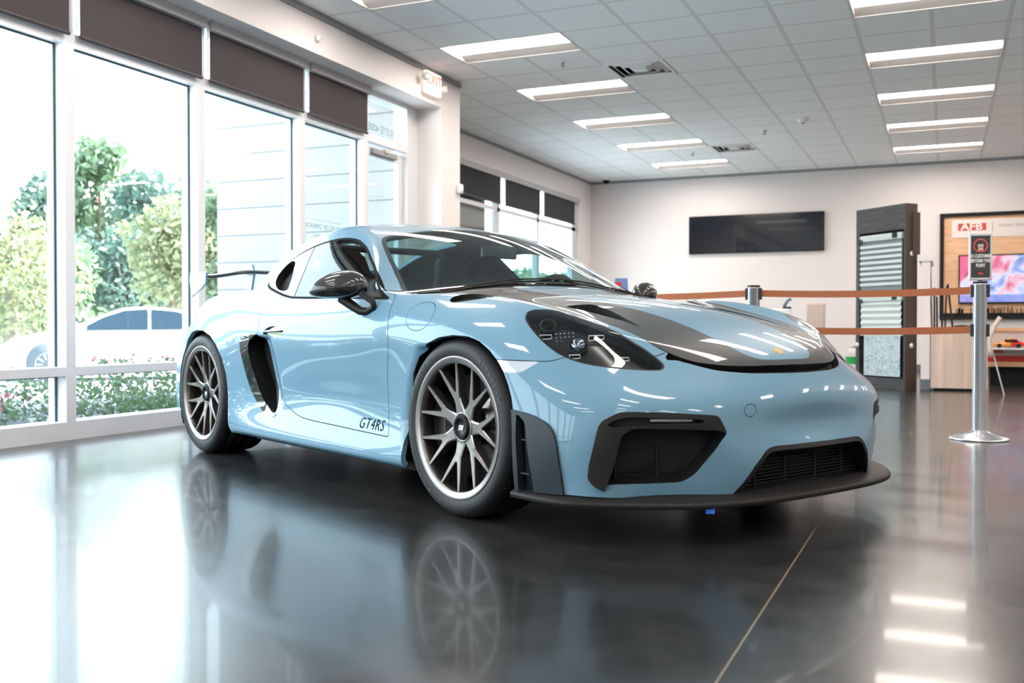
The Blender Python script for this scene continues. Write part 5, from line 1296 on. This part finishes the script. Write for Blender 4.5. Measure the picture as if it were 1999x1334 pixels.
M_RED=mat('print_red',(.62,.06,.045),.5); M_WHT=mat('print_white',(.8,.78,.74),.6)
rg=MB().lathe([(.036,-.0085),(.043,-.0085),(.043,-.0075),(.036,-.0075)],40,'y',M=Matrix.Translation((0,0,.070)),close=True).build('red_ring',M_RED,t)
hd=MB(); hd.ball((0,-.0082,.072),(.017,.0012,.023),18,10); hd.box((-.016,-.0090,.040),(.016,-.0080,.052)); hd.build('printed_face',mat('print_skin',(.62,.40,.30),.6),t)
hr=MB(); hr.ball((0,-.0086,.088),(.020,.0012,.011),18,8); hr.box((-.010,-.0098,.060),(.010,-.0092,.0635)); hr.build('printed_hair',mat('print_dark',(.05,.04,.04),.6),t)
RX=Matrix.Rotation(pi/2,4,'X')
for s_,z,k in (('NO CUSTOMERS',.004,.021),('BEYOND THIS',-.026,.021),('POINT',-.056,.021)): text('lettering',s_,.030,M_WHT,t,Matrix.Translation((0,-.0078,z))@RX@Matrix.Diagonal((.60,1,1,1)),ext=.0004,bold=.0008)
MB().box((-.013,-.0085,-.112),(.013,-.0078,-.100)).build('red_mark',M_RED,t)
MB().box((-.012,.0,-.17),(.012,.018,-.14)).build('bracket',M_CLIP,t)
# ------------------------------------------------------------------ back wall screens and poster
t=thing('wall_screen','wide black switched-off screen on the back wall','screen',(-2.98,YB-.06,2.305))
M_SCR=mat('black_screen_glass',(.006,.010,.017),.12,coat=.6)
MB().box((-1.13,0,-.325),(1.13,.055,.325),bev=.006).build('housing',M_BLACK_,t)
for x0,x1 in ((-1.122,-.002),(.002,1.122)): MB().box((x0,-.003,-.312),(x1,0,.315)).build('panel',M_SCR,t)
MB().box((-.13,-.004,-.322),(-.11,0,-.316)).build('indicator_light',M_RED,t); MB().box((1.06,-.004,-.322),(1.10,0,-.316)).build('indicator_light',M_RED,t)
# framed display wall: poster board with shelf and television
M_OAK=mat('warm_oak_panel',(.62,.36,.20),rough=.6)
_=NT(M_OAK); tc=_.n('TexCoord'); n1=_.n('TexNoise',i_Scale=3.0,i_Detail=5.0); mp=_.n('Mapping'); mp.inputs['Scale'].default_value=(1,1,7); _.l(tc.outputs['Object'],mp.inputs[0]); _.l(mp.outputs[0],n1.inputs['Vector']); _.l(_.ramp(n1.outputs['Fac'],[(.35,(.70,.40,.22)),(.65,(.82,.52,.32))]),_.b.inputs['Base Color'])
PB=thing('display_board','black-framed warm wood display board on the back wall, cut by the right edge','display board',(-.09,YB-.06,.83))
Wd,Hd=2.6,1.67
MB().box((.05,.02,.05),(Wd-.05,.058,Hd-.05)).build('board',M_OAK,PB)
f=MB(); 
for a,b_ in (((0,-.02,0),(.06,.058,Hd)),((Wd-.06,-.02,0),(Wd,.058,Hd)),((.06,-.02,Hd-.055),(Wd-.06,.058,Hd)),((.06,-.02,0),(Wd-.06,.058,.10))): f.box(a,b_)
f.build('frame',M_BLACK_,PB)
MB().box((.172,.010,1.285),(Wd-.2,.02,1.565)).build('header_plate',mat('pale_header',(.80,.72,.69),.6),PB)
MB().box((.262,.004,1.395),(.660,.010,1.505)).build('logo_plate',M_RED,PB)
text('logo_lettering','AFB',.150,M_WHT,PB,Matrix.Translation((.455,.0035,1.448))@RX@Matrix.Diagonal((1.22,1,1,1)),ext=.001,bold=.004)
MB().box((.748,.006,1.375),(.754,.010,1.525)).build('divider',M_TRIMD,PB)
text('header_lettering','PAINT PROTECTION FILM',.062,M_TRIMD,PB,Matrix.Translation((.84,.008,1.452))@RX,ext=.0008,align='LEFT',space=1.25)
g=MB(); rng_=random.Random(4)
for k in range(90):
    x=.2+2.0*rng_.random(); h=.05+.06*rng_.random(); g.box((x,-.05,.10),(x+.012,-.035,.10+h))
tag(g.build('black_bristle_strip',M_BLACK_,PB),kind='stuff')
TV=thing('television','lit television showing a pink, white and blue close-up, on the wood display board','television',(.182,YB-.075,1.075))
MB().box((0,-.02,0),(1.35,.018,.765),bev=.004).build('housing',M_BLACK_,TV)
M_IMG=mat('television_picture',(.1,.1,.1),.25); _=NT(M_IMG); tc=_.n('TexCoord'); mp=_.n('Mapping'); mp.inputs['Scale'].default_value=(2.0,1,3.0); mp.inputs['Rotation'].default_value=(0,.7,0); _.l(tc.outputs['Object'],mp.inputs[0]); n1=_.n('TexNoise',i_Scale=1.25,i_Detail=3.0,i_Distortion=1.2); _.l(mp.outputs[0],n1.inputs['Vector'])
sx=_.n('SeparateXYZ'); _.l(tc.outputs['Object'],sx.inputs[0])
c=_.ramp(n1.outputs['Fac'],[(.25,(.01,.01,.02)),(.38,(.75,.08,.25)),(.47,(.85,.45,.60)),(.55,(.72,.74,.95)),(.66,(.25,.38,.85)),(.8,(.03,.04,.10))])
low=_.math('LESS_THAN',sx.outputs['Z'],.14); lf=_.math('MULTIPLY',_.math('LESS_THAN',sx.outputs['X'],.20),_.math('GREATER_THAN',_.math('ADD',sx.outputs['Z'],_.math('MULTIPLY',sx.outputs['X'],-.9)),.38))
c=_.mix(_.math('MULTIPLY',low,.75),c,(.08,.20,.75,1)); c=_.mix(_.math('MULTIPLY',lf,.85),c,(.85,.06,.26,1)); _.l(c,_.b.inputs['Emission Color']); _.b.inputs['Emission Strength'].default_value=.42
MB().box((.02,-.0225,.025),(1.33,-.02,.745)).build('picture',M_IMG,TV)
# ------------------------------------------------------------------ blind sample tower
M_DWOOD=mat('dark_grey_woodgrain',(.06,.06,.065),rough=.45)
_=NT(M_DWOOD); tc=_.n('TexCoord'); mp=_.n('Mapping'); mp.inputs['Scale'].default_value=(2,2,22); _.l(tc.outputs['Object'],mp.inputs[0]); n1=_.n('TexNoise',i_Scale=2.2,i_Detail=5.0); _.l(mp.outputs[0],n1.inputs['Vector']); _.l(_.ramp(n1.outputs['Fac'],[(.3,(.030,.031,.035)),(.7,(.085,.082,.085))]),_.b.inputs['Base Color'])
M_BWOOD=mat('dark_brown_wood',(.07,.042,.035),rough=.5)
ang=math.atan2(-.55,.57)
TW=thing('sample_tower','tall dark wood display tower fitted with window shade samples','display tower',(-.995,12.70,0),ang)
w_=.79; d_=.17
b_=MB(); b_.box((0,0,0),(w_,d_,.12)); b_.box((0,0,1.83),(w_,d_,2.12)); b_.box((0,0,.12),(.055,d_,1.83)); b_.box((w_-.02,0,.12),(w_,d_,1.83)); b_.box((.055,d_-.03,.12),(w_-.02,d_,1.83)); b_.build('carcass',M_DWOOD,TW)
MB().box((w_,.0,0),(w_+.012,d_,2.12)).build('side_panel',M_BWOOD,TW)
MB().box((w_+.012,.09,1.54),(w_+.035,d_+.02,2.02)).build('side_strip',M_BWOOD,TW)
for x,z in ((.028,.50),): MB().lathe([(0,-.006),(.028,-.006),(.028,0),(0,0)],18,'y',M=Matrix.Translation((x,0,z))).build('round_catch',M_VENT,TW)
for z in (1.55,.50): MB().lathe([(0,0),(.028,0),(.028,.006),(0,.006)],18,'x',M=Matrix.Translation((w_+.012,.09,z))).build('round_catch',M_VENT,TW)
M_SHADE=mat('sheer_grey_fabric',(.19,.24,.26),.7); M_SHW=mat('white_shade',(.62,.70,.70),.7); M_HEAD=mat('pale_green_headrail',(.60,.70,.67),.5)
def shade(z0,z1,lb,kind):
    s_=thing('shade_sample',lb,'window shade',(-.995+math.cos(ang)*.07+math.sin(ang)*.012,12.70+math.sin(ang)*.07-math.cos(ang)*.012,z1),ang); W2=.67; h=z1-z0
    MB().box((0,-.0,-.075),(W2,.05,0),bev=.008).build('headrail',M_HEAD,s_)
    text('headrail_lettering','BANDED SHADE' if kind==0 else 'ROLLER SHADE',.030,M_WHT,s_,Matrix.Translation((W2*.42,-.0015,-.035))@RX,ext=.001)
    MB().box((W2-.13,-.012,-.06),(W2-.06,-.001,.0)).build('control_box',M_CLIP,s_); MB().box((-.02,-.012,-.09),(.05,-.001,-.045)).build('end_clip',M_CLIP,s_)
    if kind==0:
        MB().box((.0,.02,-h),(W2,.024,-.075)).build('sheer_panel',M_SHADE,s_)
        m=MB(); n=8
        for k in range(n):
            zt=-.12-(h-.16)*k/n; m.box((.0,.008,zt-.034),(W2,.013,zt))
        m.build('opaque_bands',M_SHW,s_)
    else:
        m=MB(); n=9
        V=[];F=[]
        for k in range(n+1):
            z=-.075-(h-.10)*k/n; V+= [(.01,.010 if k%2 else .028,z),(W2-.01,.010 if k%2 else .028,z)]
        for k in range(n): F.append((2*k,2*k+1,2*k+3,2*k+2))
        o=m.add(V,F).build('pleated_fabric',M_SHW,s_); o.modifiers.new('t','SOLIDIFY').thickness=.003
        MB().box((.0,.005,-h),(W2,.035,-h+.03)).build('bottom_rail',M_HEAD,s_)
    s_['group']='shade samples on the display tower'
shade(1.13,1.80,'banded grey and white shade sample, topmost on the dark tower',0); shade(.66,1.09,'pleated white shade sample in the middle of the dark tower',1)
M_LACE=mat('blue_white_patterned_shade',(.5,.6,.65),.6); _=NT(M_LACE); tc=_.n('TexCoord'); n1=_.n('TexNoise',i_Scale=9.0,i_Detail=4.0,i_Distortion=2.5); _.l(tc.outputs['Object'],n1.inputs['Vector']); _.l(_.ramp(n1.outputs['Fac'],[(.4,(.30,.42,.50)),(.5,(.62,.72,.76)),(.6,(.42,.52,.58))]),_.b.inputs['Base Color'])
t=thing('shade_sample','leaf-patterned pale blue shade sample at the bottom of the dark tower','window shade',(-.995+math.cos(ang)*.14,12.70+math.sin(ang)*.14-.012,.14),ang); MB().box((0,0,0),(.58,.006,.47)).build('patterned_fabric',M_LACE,t); MB().box((-.06,-.003,.47),(.60,.03,.50)).build('headrail',M_HEAD,t)
# ------------------------------------------------------------------ half wall, desk, easels
hw=thing('half_wall','narrow white half-height partition end beside the dark tower','partition',(-.268,12.22,0)); MB().box((.012,0,.12),(.108,1.1,1.46)).build('panel',M_WALLB,hw); MB().box((-.012,-.015,1.46),(.130,1.12,1.505)).build('cap',M_WALLB,hw); MB().box((.006,-.006,0),(.114,1.1,.12)).build('base',M_BASE,hw)
M_PLY=mat('pale_striped_wood_laminate',(.60,.46,.37),rough=.5); _=NT(M_PLY); tc=_.n('TexCoord'); mp=_.n('Mapping'); mp.inputs['Scale'].default_value=(16,16,.6); _.l(tc.outputs['Object'],mp.inputs[0]); n1=_.n('TexNoise',i_Scale=1.0,i_Detail=3.0); _.l(mp.outputs[0],n1.inputs['Vector']); _.l(_.ramp(n1.outputs['Fac'],[(.3,(.52,.37,.28)),(.7,(.70,.57,.48))]),_.b.inputs['Base Color'])
dk=thing('reception_desk','pale wood-laminate desk behind the foreground stanchion','desk',(-.150,12.10,0))
MB().box((0,0,.03),(.575,.025,.665)).build('front_panel',M_PLY,dk); MB().box((.55,.025,.03),(.575,.70,.665)).build('side_panel',M_PLY,dk); MB().box((.0,.025,.03),(.025,.70,.665)).build('side_panel',M_PLY,dk); MB().box((-.005,-.01,.665),(.585,.72,.70)).build('desk_top',M_PLY,dk); MB().box((.03,.03,0),(.54,.68,.03)).build('plinth',M_BLACK_,dk)
def easel(x,y,lb,h,w,rz):
    t=thing('picture_easel',lb,'easel',(x,y,.702),rz); m=MB()
    m.tube([(0,0,0),(0,.10,h)],.011,8); m.tube([(w,0,0),(w*.6,.10,h)],.011,8); m.tube([(w*.5,.24,0),(w*.5,.10,h*.95)],.009,8); m.tube([(0,-.01,h*.22),(w,-.01,h*.22)],.009,8); m.build('legs',M_BLACK_,t)
    return t
easel(-.035,12.30,'black folding easel standing on the desk',.50,.11,.1)
t=thing('leaning_picture','dark picture frame leaning on the partition above the desk','picture frame',(-.15,12.22,.70),0); f=MB(); 
f.add([(0,0,0),(.02,0,0),(-.01,.25,.80),(-.03,.25,.80),(0,.03,0),(.02,.03,0),(-.01,.28,.80),(-.03,.28,.80)],[(0,1,2,3),(4,7,6,5),(0,4,5,1),(1,5,6,2),(2,6,7,3),(3,7,4,0)]); f.build('frame',M_BWOOD,t)
for k,(dx,h) in enumerate(((.035,.46),(.062,.36))): MB().tube([(dx,.05,0),(dx-.005,.07,h)],.010,8).build('rod',M_BLACK_,t)
t=thing('spare_belt_reel','dark rounded object lying on the desk','reel',(.17,12.28,.70)); MB().ball((0,0,.0195),(.09,.05,.018),18,8).build('body',M_BLACK_,t)
# chair right of the stanchion
t=thing('leaning_board','narrow cream bent board propped on a thin metal rod, just right of the foreground stanchion','board',(.43,11.5,0))
M_CREAM=mat('cream_plastic',(.60,.50,.45),.5)
prof=[(.095,.815),(.085,.80),(.040,.72),(.000,.63),(-.012,.56),(-.002,.47),(.016,.40)]
V=[];F=[]
for x,z in prof:
    for y in (.0,.12): V.append((x,y,z))
for i in range(len(prof)-1): F.append((i*2,i*2+1,i*2+3,i*2+2))
o=MB().add(V,F,True).build('panel',M_CREAM,t,fix=False); so=o.modifiers.new('t','SOLIDIFY'); so.thickness=.045; so.offset=0
MB().tube([(-.02,.06,.64),(.135,.02,.0)],.007,8).build('rod',M_STEEL,t); MB().tube([(-.03,.08,.64),(-.06,.10,.0)],.007,8).build('rod',M_STEEL,t)
# merchandise counter with model car
MC=thing('merchandise_counter','white counter with a red stripe and wooden edge at the right edge of the photo','counter',(.46,13.6,0))
MB().box((0,0,.36),(1.9,.6,.66)).build('body',mat('counter_white',(.66,.58,.55),.6),MC); MB().box((-.002,-.004,.285),(1.9,.6,.36)).build('red_stripe',mat('counter_red',(.62,.02,.02),.5),MC); MB().box((0,-.006,.225),(1.9,.6,.285)).build('wood_edge',M_OAK,MC)
MB().box((.05,.08,0),(1.85,.55,.225)).build('recess_base',M_BLACK_,MC); MB().box((-.01,-.02,.66),(1.92,.62,.70)).build('counter_top',M_OAK,MC)
MB().box((.06,-.008,.395),(.185,-.001,.45)).build('red_label',mat('label_red',(.70,.12,.12),.6),MC); MB().box((.52,-.008,.38),(.60,-.001,.45)).build('red_label',bpy.data.materials['label_red'],MC)
md=thing('model_car','orange and red model car on a shelf at the front of the counter','model car',(.53,13.49,.462))
MB().box((.04,-.24,.44),(.55,-.010,.46)).build('display_ledge',M_VENT,MC)
def mc(x0,x1,mt,nm):
    xs2=np.linspace(x0,x1,9); V=[];F=[]
    for x in xs2:
        u=x/.36; zt=np.interp(u,[0,.12,.3,.42,.65,.8,1],[.035,.055,.065,.105,.11,.08,.05]); hw=.07*np.interp(u,[0,.1,.9,1],[.8,1,1,.85])
        for y,z in ((hw,.018),(hw,.05),(hw*.65,zt),(-hw*.65,zt),(-hw,.05),(-hw,.018)): V.append((x,y-.01,z))
    for i in range(8):
        for k in range(6): F.append((i*6+k,i*6+(k+1)%6,(i+1)*6+(k+1)%6,(i+1)*6+k))
    F+=[tuple(range(6)),tuple(range(48,54))[::-1]]; MB().add(V,F,True).build(nm,mt,md)
mc(0,.20,mat('model_orange',(.85,.30,.02),.3),'front_body'); mc(.20,.36,mat('model_red',(.65,.02,.02),.3),'rear_body')
MB().box((.13,-.085,.07),(.27,.065,.10),bev=.01).build('windows',M_BLACK_,md)
for x in (.07,.28):
    for y in (-.085,.06): MB().lathe([(0,-.01),(.026,-.01),(.026,.012),(0,.012)],18,'y',M=Matrix.Translation((x,y,.026))).build('wheel',M_BLACK_,md)
# small desk with phone behind the bonnet
t=thing('side_desk','white desk with a square raised back, behind the car bonnet','desk',(-2.16,13.0,0)); MB().box((0,0,.70),(.42,.6,.735)).build('desk_top',M_WALLB,t); MB().box((.03,0,.735),(.335,.3,.945),bev=.02).build('printer_body',M_VENT,t)
for x in (.03,.35): 
    for y in (.03,.53): MB().box((x,y,0),(x+.04,y+.04,.70)).build('leg',M_WALLB,t)
t=thing('desk_telephone','dark handset phone standing on the white printer behind the bonnet','telephone',(-1.92,13.1,.945)); MB().box((0,0,0),(.10,.12,.03),bev=.01).build('base',M_CLIP,t); MB().tube([(.01,.05,.03),(.06,.05,.11),(.10,.05,.13)],[.022,.016,.024],10).build('handset',mat('blue_grey_plastic',(.10,.18,.24),.3),t)
t=thing('office_chair','beige padded chair back behind the car bonnet','chair',(-1.55,13.35,0)); MB().box((-.11,0,.50),(.13,.06,1.03),bev=.03).build('backrest',M_CREAM,t); MB().box((-.13,.05,.44),(.15,.42,.50),bev=.02).build('seat',M_CREAM,t); MB().tube([(.01,.23,.44),(.01,.23,.06)],.025,12).build('pedestal',M_STEEL,t); MB().lathe([(0,0),(.155,0),(.155,.015),(.03,.06),(0,.06)],24,M=Matrix.Translation((.01,.23,0))).build('foot',M_STEEL,t)
t=thing('detergent_jug','translucent white jug with a green label near the back wall','jug',(-1.10,13.6,.20)); MB().lathe([(0,0),(.085,0),(.09,.02),(.09,.17),(.06,.22),(.025,.24),(.025,.27),(0,.27)],24).build('bottle',M_WHT,t); MB().lathe([(.0915,.03),(.0915,.13)],24).build('label_band',mat('label_green',(.02,.45,.08),.5),t); MB().lathe([(0,.25),(.032,.25),(.032,.285),(0,.285)],16).build('bottle_cap',M_VENT,t)
t=thing('low_stool','low white box stool holding the jug near the back wall','stool',(-1.10,13.6,0)); MB().box((-.14,-.14,.17),(.14,.14,.20)).build('top',M_WALLB,t)
for x in (-.12,.09):
    for y in (-.12,.09): MB().box((x,y,0),(x+.03,y+.03,.17)).build('leg',M_WALLB,t)
# card stand by the far wall
t=thing('card_stand','blue and red tent card on a shelf table seen past the windscreen edge','tent card',(-4.22,13.2,1.19),.2); MB().add([(0,0,0),(.20,0,0),(.19,.04,.20),(.02,.04,.20),(0,.10,0),(.20,.10,0),(.19,.05,.20),(.02,.05,.20)],[(0,1,2,3),(5,4,7,6),(0,4,5,1),(1,5,6,2),(2,6,7,3),(3,7,4,0)]).build('card',mat('card_blue',(.10,.22,.50),.5),t); MB().box((.03,.004,.05),(.11,.03,.15)).build('card_picture',M_RED,t)
t=thing('pedestal_table','tall narrow table against the far wall behind the car, holding the tent card','table',(-4.12,13.25,0)); MB().box((-.25,-.2,1.15),(.25,.2,1.19)).build('table_top',M_DWOOD,t); MB().tube([(0,0,.02),(0,0,1.15)],.03,12).build('pedestal',M_STEEL,t); MB().lathe([(0,0),(.2,0),(.2,.02),(0,.03)],24).build('base',M_STEEL,t)
